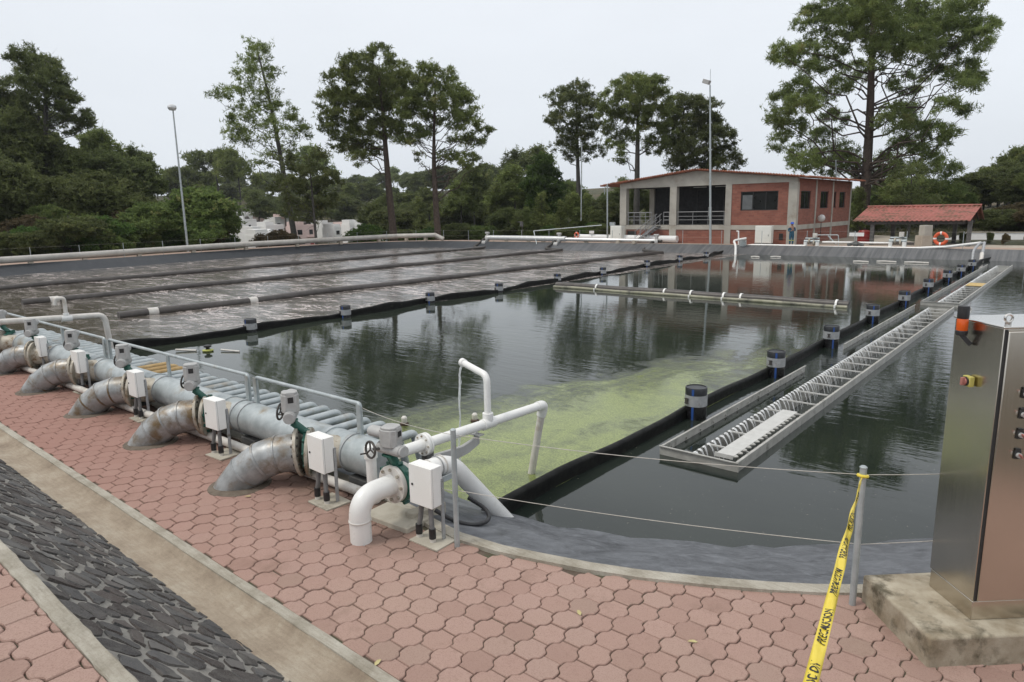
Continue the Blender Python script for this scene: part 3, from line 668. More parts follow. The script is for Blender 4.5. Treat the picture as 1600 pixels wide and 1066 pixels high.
jb = junction_box(); JX = [(-4.47, 3.96, 0), (-5.97, 3.86, 0), (-8.29, 3.88, 0), (-10.83, 3.92, 0), (-13.38, 3.96, 0), (-15.65, 4.02, 0)]
JL = ['nearest, on a pale slab beside the white elbow', 'second from the right, beside the rust streaked riser', 'third from the right with a clean white lid', 'fourth from the right with brown dirt on its lid', 'fifth from the right along the gallery', 'farthest, smallest in the picture']
for i, p in enumerate(JX):
    o = jb if i == 0 else copy_tree(jb); o.location = p; o['label'] = 'white junction box '+JL[i]; o.rotation_euler.z = R((2, -2, 3, 0, 2, -2)[i])

# railing over the manifold
def rail_run(x0, x1, mids, label):
    t = thing('handrail', label, 'railing', (x0, hy(x0)+.1, 0), 'railing sections above the manifold')
    z = .885; yy = lambda x: hy(x)+.10
    b = MB(); b.tube(fillet([(x0, yy(x0), .52), (x0, yy(x0), z), (x1, yy(x1), z), (x1, yy(x1), .52)], .05, 5), .024, 12); b.build('rail', galv, t)
    for x in [x0, x1]+mids:
        b = MB(); b.box((x, yy(x)-.03, .645), (.075, .008, .47)); b.box((x-.034, yy(x)-.004, .645), (.008, .055, .47)); b.build('post', galv, t)
        b = MB(); b.torus((x, hy(x), HZ), (1, 0, 0), HR+.008, .007, 20, 6); b.build('clamp_strap', band_steel, t)
rail_run(-8.36, -6.17, [], 'short grey railing section at the right end of the manifold')
rail_run(-13.22, -8.56, [-10.9], 'middle grey railing section with a post halfway')
rail_run(-19.6, -13.42, [-15.5, -17.7], 'far grey railing section running out of the left picture edge')

# long white pipe on the paving
b = MB(); b.tube([(-18.5, 3.78, .075), (-12, 3.93, .075), (-8.4, 4.08, .075), (-5.45, 4.17, .075)], .055, 16); o = b.build('ground_pipe', pvc_old); tag(o, 'dirty white plastic pipe lying along the paving behind the boxes', 'pipe')
t = thing('capped_pipe', 'short white plastic pipe standing up with a rounded cap beside the manifold end', 'pipe', (-5.53, 4.17, 0))
b = MB(); b.tube([(-5.53, 4.17, -.02), (-5.53, 4.17, .56)], .055, 18); b.build('pipe', pvc, t)
b = MB(); b.lathe([(.058, 0), (.070, .002), (.070, .10), (.062, .13), (.035, .148), (.0, .152)], (-5.53, 4.17, .50), 20); b.build('cap', pvc, t)

# white elbow and its discharge pipe
t = thing('white_elbow', 'thick white plastic elbow standing in the pink paving', 'pipe elbow', (-4.94, 3.56, 0))
b = MB(); b.tube(fillet([(-4.94, 3.56, -.03), (-4.94, 3.56, .43), (-4.94, 3.97, .43)], .22, 10), .100, 28); b.build('elbow_pipe', pvc, t)
b = MB(); b.hollow((-4.94, 3.56, .20), (-4.94, 3.56, .212), .098, .107, 28); b.build('joint_ring', pvc_old, t)
b = MB(); b.cyl((-4.94, 3.945, .43), (-4.94, 3.99, .43), .185, 32); b.cur = 1; ring_bolts(b, (-4.94, 3.965, .43), (0, 1, 0), .150, 8, .016, .08); b.build('flange', [pvc_old, flange_m], t)
t = thing('discharge_pipe', 'thick white plastic pipe bending down over the liner into the pool', 'pipe', (-4.94, 4.08, 0))
b = MB(); b.tube(fillet([(-4.94, 4.075, .43), (-4.94, 4.72, .43), (-4.90, 5.72, -.72)], .2, 10), .100, 28); b.build('pipe', pvc, t)
b = MB(); b.cyl((-4.94, 4.07, .43), (-4.94, 4.115, .43), .185, 32); b.build('flange', pvc_old, t)
for yy in (4.42, 4.60):
    b = MB(); b.hollow((-4.94, yy, .43), (-4.94, yy+.012, .43), .098, .108, 28); b.build('joint_ring', pvc_old, t)
t = thing('pipe_cradle', 'grey steel cradle clamped under the thick white discharge pipe', 'bracket', (-4.94, 4.55, 0))
b = MB(); b.box((-4.94, 4.55, .318), (.30, .16, .012)); b.box((-4.80, 4.55, .345), (.012, .16, .05)); b.bar((-4.94, 4.55, .31), (-4.94, 4.40, .0), .07, .05); b.build('saddle', galv, t)
b = MB(); b.torus((-4.94, 4.55, .43), (0, 1, 0), .106, .007, 24, 6); b.build('u_bolt', band_steel, t)

# white arm with spout
def jet_pts(a, b_, n=10, sag=0): return [Vector(a).lerp(Vector(b_), k/n) for k in range(n+1)]
wj, wt, wp = new_mat('falling water'); S(wp, Base_Color=(.90, .92, .93, 1), Roughness=.1, IOR=1.33, Alpha=.62)
wt.links.new(mapr(wt, noise(wt, coords(wt, (1, 1, .25), False), 55, 3, .6), .35, .65, .35, .95), wp.inputs['Alpha'])
t = thing('spout_arm', 'white plastic pipe arm reaching over the algae with an upright spout', 'pipe', (-5.4, 4.4, 0))
ZA, ZB = .50, .43
b = MB(); b.tube([(-5.4, 4.42, ZA+.01), (-5.4, 4.80, ZA)], .063, 20); b.build('inlet_pipe', pvc, t)
b = MB(); b.cyl((-5.4, 4.77, ZA), (-5.4, 4.80, ZA), .125, 28); b.cyl((-5.4, 4.806, ZA), (-5.4, 4.836, ZA), .125, 28); b.cur = 1; ring_bolts(b, (-5.4, 4.803, ZA), (0, 1, 0), .098, 8, .011, .09); b.build('flange', [pvc, flange_m], t)
pe = Vector((-5.45, 6.98, ZB)); b = MB(); b.tube([(-5.4, 4.83, ZA), pe], .058, 20); b.build('arm_pipe', pvc, t)
b = MB(); b.tube(fillet([pe+Vector((0, -.12, .005)), pe+Vector((0, .03, 0)), pe+Vector((-.05, .03, -.16))], .09, 6), .066, 20); b.build('end_elbow', pvc, t)
b = MB(); b.tube([pe+Vector((-.04, .03, -.12)), (-5.76, 7.0, -1.0)], .050, 18); b.build('leg', pvc_old, t)
ty = 5.86; tz = ZA-(ZA-ZB)*(ty-4.8)/2.2
b = MB(); b.tube([(-5.42, ty-.10, tz), (-5.42, ty+.10, tz)], .070, 20); b.tube([(-5.42, ty, tz), (-5.42, ty, tz+.13)], .066, 20); b.build('tee', pvc, t)
sp = Vector((-5.42, ty, 1.06)); st = Vector((-6.06, ty+.06, 1.03))
st = on_y(724, 567, ty+.12)
b = MB(); b.tube(fillet([(-5.42, ty, tz+.1), sp, st], .09, 7), .042, 18); b.build('riser_spout', pvc, t)
d = (st-sp).normalized(); b = MB(); b.tube([st-d*.02, st+d*.035], .052, 18); b.build('spout_collar', pvc, t)
b = MB(); rg = random.Random(3)
for k in range(3):
    p0 = st+d*.03+Vector((rg.uniform(-.01, .01), rg.uniform(-.01, .01), -.03)); q = []
    for i in range(15):
        f = i/14; q.append(p0+d*(.16*f**.6)+Vector((rg.uniform(-.012, .012), rg.uniform(-.012, .012), -(p0.z-WZ)*f**1.25)))
    b.tube(q, [.008-.004*i/14 for i in range(15)], 6)
o = b.build('water_trickle', wj, t)
t = thing('arm_bracket', 'grey steel bracket with a curved plate holding up the white spout arm', 'bracket', (-5.42, 4.9, 0))
b = MB(); b.box((-5.42, 4.86, .20), (.10, .10, .44)); b.build('upright', block_conc, t, bevel=.006)
b = MB(); b.add([(-5.45, 4.9, .33), (-5.45, 5.4, .30), (-5.45, 5.62, .34), (-5.45, 5.68, .395), (-5.45, 5.68, .26), (-5.45, 5.5, .20), (-5.45, 4.9, .14), (-5.40, 4.9, .33), (-5.40, 5.4, .30), (-5.40, 5.62, .34), (-5.40, 5.68, .395), (-5.40, 5.68, .26), (-5.40, 5.5, .20), (-5.40, 4.9, .14)],
    [tuple(range(7)), tuple(reversed(range(7, 14)))]+[(i, (i+1) % 7, 7+(i+1) % 7, 7+i) for i in range(7)]); b.box((-5.42, 5.66, .38), (.15, .10, .012)); b.build('bracket_plate', act_grey, t, smooth=False)
# black hose coiled on the liner
b = MB(); b.tube(fillet([(-4.72, 4.30, .10), (-4.55, 4.36, .02), (-4.42, 4.52, -.06), (-4.45, 4.8, -.12), (-4.62, 4.95, -.10), (-4.75, 4.8, .05)], .2, 8), .022, 10); tag(b.build('black_hose', black_rub), 'black hose lying in a loop on the liner under the thick white pipe', 'hose')
# loose concrete slabs under the white elbow
t = thing('valve_pad', 'low broken concrete pad in the paving under the white elbow valve', 'slab', (-5.0, 4.0, 0)); b = MB(); b.box((-5.02, 4.06, .02), (.62, .34, .07), R(4)); b.box((-4.86, 4.30, .04), (.12, .42, .12), R(-6)); b.build('pad', concrete, t, bevel=.01)

# the same arm farther along, over the aerated water
t = thing('far_spout_arm', 'white plastic pipe arm with a gooseneck at the far left of the manifold', 'pipe', (-17, 4.3, 0))
arm = [on_x(30, 501, -17.1), on_x(163, 492, -17.0)]
lowp = arm[1]+Vector((-.05, .1, -1.4))
b = MB(); b.tube(fillet([arm[0]+(arm[0]-arm[1])*.4, arm[1], lowp], .16, 7), .060, 16); b.build('arm_pipe', pvc_old, t)
g = on_x(104, 497, -17.05); b = MB(); b.tube(fillet([g, g+Vector((0, 0, .44)), g+Vector((-.05, -.16, .44)), g+Vector((-.05, -.17, .30))], .06, 6), .040, 14); b.build('gooseneck', pvc_old, t)
b = MB(); b.tube([g+(arm[0]-arm[1]).normalized()*.1, g-(arm[0]-arm[1]).normalized()*.1], .074, 16); b.tube([g, g+Vector((0, 0, .11))], .058, 16); b.build('tee', pvc, t)

# ---- fence posts, ropes, tape
P1 = Vector((-4.16, 4.04, 0)); P2 = Vector((-1.13, 5.25, 0)); P3 = Vector((.62, 7.05, 0))
for p, lb in ((P1, 'grey pipe post in the paving beside the nearest white box'), (P2, 'grey pipe post tied with yellow caution tape'), (P3, 'grey pipe post hidden behind the stainless cabinet')):
    t = thing('fence_post', lb, 'post', p); b = MB(); b.tube([p+Vector((0, 0, -.05)), p+Vector((0, 0, 1.105))], .0245, 16); b.build('pipe', galv, t)
    b = MB(); b.lathe([(.024, 0), (.027, .002), (.027, .012), (.015, .022), (.0, .024)], p+Vector((0, 0, 1.10)), 14); b.build('cap', galv, t)
def rope(pts, sag, label):
    b = MB(); q = []
    for i in range(len(pts)-1):
        a, c = Vector(pts[i]), Vector(pts[i+1])
        for k in range(10): f = k/10; q.append(a.lerp(c, f)-Vector((0, 0, sag*4*f*(1-f))))
    q.append(Vector(pts[-1])); b.tube(q, .0028, 6); tag(b.build('rope', wire_m), label, 'rope', 'thin ropes strung between the posts')
rope([(-6.17, 4.56, .84), P1+Vector((.02, .02, 1.06)), P2+Vector((.02, .02, 1.05)), P3+Vector((0, .02, 1.05))], .04, 'upper thin rope strung from the railing past both posts')
rope([(-4.55, 4.02, .56), P1+Vector((.02, .02, .54)), P2+Vector((.02, .02, .50)), P3+Vector((0, .02, .55))], .035, 'lower thin rope strung between both posts above the liner')

tape_y = simple('yellow plastic tape', (.72, .56, .05), (.78, .62, .08), 12, .38, 0, .03, 30)
tape_k = simple('black print', (.02, .02, .02), (.03, .03, .03), 20, .5)
ta = P2+Vector((.0, -.035, 1.04)); tb = C0+ray(1262, 1085).normalized()*2.75
tape = thing('caution_tape', 'yellow caution tape with black lettering running from the post towards the viewer', 'tape', ta)
TL = (tb-ta).length; td = (tb-ta).normalized()
def tape_frame(s):            # position, across, normal at length s from the post
    f = s/TL; p = ta+td*s-Vector((0, 0, .012*4*f*(1-f)))
    view = (C0-p).normalized(); side = td.cross(Vector((0, 0, 1))).normalized(); upn = side.cross(td)
    tw = R(78)*max(0, 1-f*1.9)+R(14)*math.sin(f*5)+R(20); a = side*math.cos(tw)+upn*math.sin(tw)
    return p, a, td.cross(a).normalized()*(-1)
TWD = .047
b = MB(); rows = []
for k in range(71):
    s = TL*1.25*k/70; p, a, n = tape_frame(s); w = TWD*(min(1, .25+s/.16) if s < .12 else 1)
    rows.append([p+a*w*q+n*.006*math.sin(q*5+s*9) for q in (-.5, -.25, 0, .25, .5)])
b.grid(rows); o = b.build('tape_strip', tape_y, tape); sm = o.modifiers.new('thickness', 'SOLIDIFY'); sm.thickness = .0006
b = MB(); b.torus(P2+Vector((0, 0, 1.045)), (0, .15, 1), .031, .012, 20, 8); b.build('knot', tape_y, tape)
cu = bpy.data.curves.new('lettering', 'FONT'); cu.body = 'PRECAUCION'; cu.size = .050; cu.space_character = 1.12; cu.offset = .0016
tmp = bpy.data.objects.new('lettering', cu); col.objects.link(tmp); bpy.context.view_layer.update()
me0 = bpy.data.meshes.new_from_object(tmp.evaluated_get(bpy.context.evaluated_depsgraph_get())); bpy.data.objects.remove(tmp)
tv = [v.co.copy() for v in me0.vertices]; tf = [tuple(p.vertices) for p in me0.polygons]; x1 = max(v.x for v in tv); y1 = max(v.y for v in tv)
b = MB(); rep = .50
def tape_at(s, q):
    p, a, n = tape_frame(s); return p+a*TWD*q+n*.006*math.sin(q*5+s*9), n
nfirst = tape_frame(TL*.8)[2]; sgn = 1 if nfirst.dot(C0-tape_frame(TL*.8)[0]) > 0 else -1
flip = -1 if tape_frame(TL*.8)[1].dot(right) > 0 else 1
for k in range(8):
    s0 = TL*1.2-.02-k*rep            # words read upwards, away from the viewer
    if s0-x1 < .03: break
    vs = []
    for v in tv:
        p, n = tape_at(s0-v.x, flip*((v.y/y1)*.66-.33)); vs.append(p+n*sgn*.0018)
    b.add(vs, tf)
b.build('lettering', tape_k, tape, smooth=False); bpy.data.meshes.remove(me0)

# ---- stainless control cabinet on its plinth
def stainless(name, tint):
    mt, t_, p = new_mat(name); v = coords(t_, (60, 60, .6), False); n = noise(t_, v, 4, 5, .7); v2 = coords(t_, (1, 1, 1), False)
    cc = rmp(t_, noise(t_, v2, 1.2, 5), [(.3, tint), (.7, tuple(x*1.12 for x in tint))]); cc = mix(t_, mapr(t_, noise(t_, v2, 38, 3, .6), .68, .74, 0, .5), cc, (.62, .60, .55))
    t_.links.new(cc, p.inputs['Base Color']); S(p, Metallic=1, Roughness=.25); t_.links.new(mapr(t_, n, .3, .7, .19, .27), p.inputs['Roughness']); bump(t_, p, n, .006, .002); return mt
ss = stainless('brushed stainless steel', (.56, .52, .46)); ss_top = stainless('dusty stainless top', (.60, .585, .56))
FA = Vector((-.68, .733, 0)).normalized(); FB = Vector((FA.y, -FA.x, 0))       # directions of the two visible faces
FB = Vector((.733, .68, 0)).normalized()
K = Vector((-.385, 5.16, 0)); PH = .215
cabt = thing('control_cabinet', 'tall brushed stainless steel control cabinet on a concrete plinth', 'cabinet', K+Vector((0, .2, PH)))
def slab(b, o, a0, a1, b0, b1, z0, z1):
    P = [o+FA*a0+FB*b0, o+FA*a0+FB*b1, o+FA*a1+FB*b1, o+FA*a1+FB*b0]; b.prism([(p.x, p.y) for p in P], z0, z1)
CW, CD = .46, 1.2; CT = 2.235
b = MB(); slab(b, K, 0.01, CW, .01, CD, PH+.14, CT-.012); b.build('body', ss, cabt, bevel=.006)
b = MB(); slab(b, K, .012, CW-.012, .012, CD, PH, PH+.138); b.build('base_frame', ss, cabt, bevel=.004)
b = MB(); slab(b, K, -.012, .006, .026, CD-.03, PH+.15, CT-.03); dr = b.build('door', ss, cabt, bevel=.006)
b = MB(); slab(b, K, -.004, .009, .012, .025, PH+.15, CT-.02); b.build('door_gasket', frame_black, cabt)
b = MB(); slab(b, K, -.004, CW+.004, -.004, CD, CT-.012, CT); b.build('top_plate', ss_top, cabt, bevel=.004)
for (a_, b_) in ((CW-.05, .05), (.05, .06), (CW-.05, 1.1)):
    p = K+FA*a_+FB*b_+Vector((0, 0, CT)); b = MB(); b.torus(p+Vector((0, 0, .045)), FA, .024, .008, 20, 8); b.cyl(p, p+Vector((0, 0, .022)), .018, 14); b.build('lifting_eye', ss_top, cabt)
# beacon on the left face
nb = -FB
def facept(a_, z, off): return K+FA*a_+nb*off+Vector((0, 0, z))
beam_o = simple('orange beacon lens', (.58, .085, .008), (.64, .10, .010), 5, .22)
p = facept(.325-.02, CT-.10, .05)
bc = MB(); bc.bar(facept(.27, CT-.165, .004), facept(.30, CT-.10, .055), .03, .028); bc.lathe([(.034, 0), (.036, .01), (.036, .03), (.03, .034)], p+Vector((0, 0, -.005)), 20); bco = bc.build('beacon', black_rub, cabt, bevel=.002)
b = MB(); b.lathe([(.033, 0), (.034, .004), (.034, .076), (.032, .08)], p+Vector((0, 0, .027)), 24); b.build('lens', beam_o, bco)
b = MB(); b.lathe([(.0345, 0), (.0355, .003), (.0355, .070), (.034, .082), (.02, .086)], p+Vector((0, 0, .108)), 24); b.build('sounder', black_rub, bco)
# isolator switch
yel = simple('yellow switch plate', (.45, .40, .09), (.52, .46, .13), 9, .4); redk = simple('faded red knob', (.35, .13, .11), (.42, .18, .15), 9, .5)
p0 = on_x(1508, 601, -.6); q = facept(.235, 1.83, 0)
b = MB(); M3 = Matrix((nb.cross(Vector((0, 0, 1))), nb, Vector((0, 0, 1)))).transposed(); b.box(facept(.235, 1.83, .018), (.07, .036, .07), M=M3); sw = b.build('isolator_switch', yel, cabt, bevel=.006)
b = MB(); b.cyl(facept(.235, 1.83, .036), facept(.235, 1.83, .044), .031, 24); b.build('dial', black_rub, sw)
b = MB(); b.box(facept(.235, 1.83, .056), (.02, .028, .052), M=M3); b.cyl(facept(.235, 1.83, .04), facept(.235, 1.83, .052), .022, 20); b.build('knob', redk, sw, bevel=.003)
# selector switches on the door
nd = -FA; MD = Matrix((nd.cross(Vector((0, 0, 1))), nd, Vector((0, 0, 1)))).transposed()
def doorpt(b_, z, off): return K+FB*b_+nd*(off+.012)+Vector((0, 0, z))
for (b_, z) in ((.17, 1.805), (.17, 1.67), (.17, 1.535), (.17, 1.40), (.30, 1.40), (.30, 1.535), (.30, 1.67), (.30, 1.805)):
    b = MB(); b.box(doorpt(b_, z, .006), (.042, .012, .055), M=MD); b.box(doorpt(b_, z+.035, .008), (.034, .010, .016), M=MD); w = b.build('selector_switch', frame_black, cabt, bevel=.002)
    b = MB(); b.cyl(doorpt(b_, z, .012), doorpt(b_, z, .028), .0165, 20); b.build('collar', silver, w)
    b = MB(); b.box(doorpt(b_, z, .038), (.008, .02, .03), M=Matrix.Rotation(.6, 3, nd)@MD); b.build('lever', redk, w, bevel=.002)
pl = thing('cabinet_plinth', 'mossy concrete plinth under the stainless cabinet', 'plinth', K)
PK = Vector((-.555, 4.78, 0)); b = MB(); rg = random.Random(8)
slab(b, PK, 0, .80, 0, 1.9, -.03, PH); o = b.build('slab', plinth_m, pl, bevel=.018, segs=3)

# ================================================================== IN THE POOL
def curtain(name, pts, top, wav, label, bulge=.05):
    """hanging sheet with a rounded floating hem"""
    t = thing(name, label, 'baffle curtain', (pts[0][0], pts[0][1], WZ)); b = MB(); rows = []; rg = random.Random(4)
    P = [Vector((p[0], p[1], 0)) for p in pts]; L = 0; q = []
    for i in range(len(P)-1):
        n = max(2, int((P[i+1]-P[i]).length/.3))
        for k in range(n): q.append(P[i].lerp(P[i+1], k/n))
    q.append(P[-1]); hem = []
    for i, p in enumerate(q):
        d = (q[min(i+1, len(q)-1)]-q[max(i-1, 0)]).normalized(); nn = Vector((-d.y, d.x, 0)); h = top+wav*(math.sin(i*.41)+.7*math.sin(i*.173+1)+.4*math.sin(i*1.1))*.5
        s = wav*1.2*math.sin(i*.31+.6); rows.append([p+nn*(s+.02+x*bulge)+Vector((0, 0, WZ+z)) for x, z in ((.7, -.35), (.9, -.05), (.7, h*.45), (1, h*.8), (.8, h*.97), (.2, h), (-.5, h*.96), (-.8, h*.75), (-.5, h*.45), (-.7, -.05), (-.7, -.35))])
    b.grid(rows); b.build('sheet', curtain_m, t, ang=60); return t
curtain_m.node_tree.nodes['Principled BSDF'].inputs['Specular IOR Level'].default_value = .18
curtain('baffle_curtain', [(-4.95, 4.75), (-5.05, 5.6), (-5.12, 7), (-5.14, 11), (-5.08, 14.6), (-5.08, 18.6), (-5.16, 23), (-5.16, 27), (-5.2, 32), (-5.2, 37), (-5.15, 44), (-5.2, 50.6), (-5.0, 52.2)], .20, .025, 'straight black baffle curtain beside the steel trough')
curtain('baffle_curtain', [(-20.1, 5.3), (-20.2, 7.2), (-20.05, 10.7), (-20.1, 14.4), (-20.35, 18.7), (-20.3, 22.8), (-20.7, 27.8), (-20.8, 32), (-21.3, 38), (-21.5, 43), (-21.5, 47), (-22.4, 52.0)], .22, .09, 'wavy black baffle curtain between the aerated water and the open pool')
def float_post():
    t = thing('float_post', '', 'float post', (0, 0, WZ), None); r = .185
    b = MB(); b.tube([(0, 0, -.5), (0, 0, .235)], r, 32); b.build('lower_pipe', float_wet, t, world=False)
    b = MB(); b.hollow((0, 0, .235), (0, 0, .425), r-.02, r+.006, 32); bd = b.build('steel_band', band_steel, t, world=False)
    b = MB(); b.box((-.05, -r-.014, .33), (.05, .03, .10)); b.tube([(-.09, -r-.02, .37), (-.01, -r-.02, .37)], .009, 8); b.tube([(-.09, -r-.02, .29), (-.01, -r-.02, .29)], .009, 8); b.build('clamp_bolt', dark_iron, bd, world=False)
    b = MB(); b.lathe([(r, .42), (r, .55), (r-.004, .556), (r-.02, .557), (r-.022, .545), (0, .545)], (0, 0, 0), 32); b.build('top_pipe', float_black, t, world=False)
    b = MB()
    for z0, z1 in ((-.2, .23), (.43, .545)):
        a0, a1 = R(-78), R(-66); b.add([((r+.002)*math.cos(a), (r+.002)*math.sin(a), z) for a in (a0, (a0+a1)/2, a1) for z in (z0, z1)], [(0, 2, 3, 1), (2, 4, 5, 3)])
    b.build('blue_stripe', blue_stripe, t, world=False); return t
fp = float_post(); first = True
for grp, xs_, ys_, nm in (('float posts along the straight curtain', [-5.02, -4.98, -4.96, -5.05, -5.02, -5.1, -5.1, -5.05, -5.05], [10.75, 14.5, 18.4, 23.0, 27.3, 32.2, 36.8, 40.4, 44.2], 'along the straight curtain'),
                    ('float posts along the wavy curtain', [-20.05, -20.05, -20.35, -20.3, -20.75, -20.8, -21.3, -21.5, -21.5], [10.8, 14.4, 18.75, 22.9, 27.9, 32.2, 38.0, 42.8, 46.9], 'along the wavy curtain')):
    for i, (x, y) in enumerate(zip(xs_, ys_)):
        o = fp if first else copy_tree(fp); first = False
        side = -.03 if grp.endswith('straight curtain') else -.12
        o.location = (x, y, WZ-(0 if x > -10 else .14)); o['group'] = grp; o.rotation_euler.z = R((i*37) % 25-10); o['label'] = 'black banded float post, '+ORD[i]+' from the near end '+nm
# floating boom
t = thing('floating_boom', 'double floating pipe boom clamped together across the open pool', 'boom', (-12, 26, WZ))
for dy, r, mt_, nm in ((.08, .15, aer_pipe, 'dark_pipe'), (-.15, .07, simple('algae tinted pipe', (.20, .20, .13), (.34, .33, .25), 3, .45, 0, .05, 30, (.05, .05, .04), (.5, .65), 1.5), 'pale_pipe')):
    b = MB(); b.tube([(-19.4+(12.9)*k/14, 25.95+dy+.04*math.sin(k), WZ+(.09 if r > .1 else .03)+.012*math.sin(k*1.3)) for k in range(15)], r, 14); b.build(nm, mt_, t)
for x in (-17.1, -13.7, -12.5, -11.1, -10.4, -6.9):
    b = MB(); b.hollow((x-.035, 26.03, WZ+.09), (x+.035, 26.03, WZ+.09), .14, .175, 20); b.box((x, 25.80, WZ+.03), (.06, .12, .12)); b.build('clamp', box_white, t)
# aeration pipes
for i, (x0, x1, y0, y1) in enumerate(((-27.1, -26.7, 9.5, 49.9), (-35.3, -36.5, 8.6, 49.6), (-44.0, -46.0, 8.0, 50.1))):
    t = thing('aeration_pipe', ('aeration pipe nearest the wavy curtain, grey brown', 'middle floating grey brown aeration pipe', 'farthest floating aeration pipe, along the left bank')[i], 'pipe', (x0, y0, WZ), 'floating aeration pipes')
    b = MB(); pts = [(x0+(x1-x0)*k/40+.10*math.sin(k*.5+i), y0+(y1-y0)*k/40, WZ+.07+.02*math.sin(k*.9+i*2)) for k in range(41)]; b.tube(pts, .155, 16); b.build('pipe', aer_pipe, t)
    for k in (1, 5 if i == 0 else 13, 22, 33):
        p, q = Vector(pts[k]), Vector(pts[k+1]); b = MB(); b.tube([p, p.lerp(q, .35)], .165, 16); b.build('coupling', pvc_old if k < 6 else aer_pipe, t)
# small floats
t = thing('splash_aerator', 'small float with a pale cross arm and yellow collar', 'float', on_z(325, 549, WZ))
p = base_of(t); b = MB(); b.lathe([(.03, -.1), (.05, 0), (.05, .10), (.10, .12), (.10, .16), (.04, .18)], p, 16); b.build('stem', black_rub, t)
b = MB(); b.lathe([(.05, 0), (.14, .01), (.15, .04), (.05, .06)], p, 20); b.build('collar', simple('yellow green float', (.40, .42, .10), (.46, .48, .14), 8, .6), t)
b = MB(); b.tube([p+Vector((.30, .22, .04)), p+Vector((.85, .45, .02))], .025, 10); b.tube([p+Vector((-.25, -.2, .02)), p+Vector((-.7, -.55, .05))], .03, 10); b.build('cross_arm', pvc_old, t)
for i, (px, py) in enumerate(((632, 664), (742, 659))):
    p = on_z(px, py, WZ); t = thing('sensor_float', ('small white topped float left of the spout' if i == 0 else 'small white topped float just behind the spout arm'), 'float', p, 'small sensor floats')
    b = MB(); b.lathe([(.04, -.1), (.075, 0), (.075, .035), (.04, .05)], p, 16); b.build('base', simple('brown rubber', (.05, .03, .02), (.08, .05, .035), 9, .7) if i == 0 else bpy.data.materials['brown rubber'], t)
    b = MB(); b.lathe([(.045, .04), (.05, .06), (.05, .13), (.03, .155), (.0, .16)], p, 16); b.build('cap', pvc_old, t)
for i, (px, py, L, rz) in enumerate(((1355+30, 409, 1.1, 0), (1432, 410.5, 1.3, .1), (1345, 409, .9, -.05), (1180, 401.5, .6, 0), (1212, 401.5, .7, .3))):
    p = on_z(px, py, WZ+.03); b = MB(); d = Vector((math.cos(rz), math.sin(rz), 0)); b.tube([p-d*L/2, p-d*L*.1+Vector((0, 0, .02)), p+d*L/2], .05, 8)
    tag(b.build('floating_stick', pvc_old), 'white stick floating near the far liner', 'debris', 'white sticks floating near the far liner')

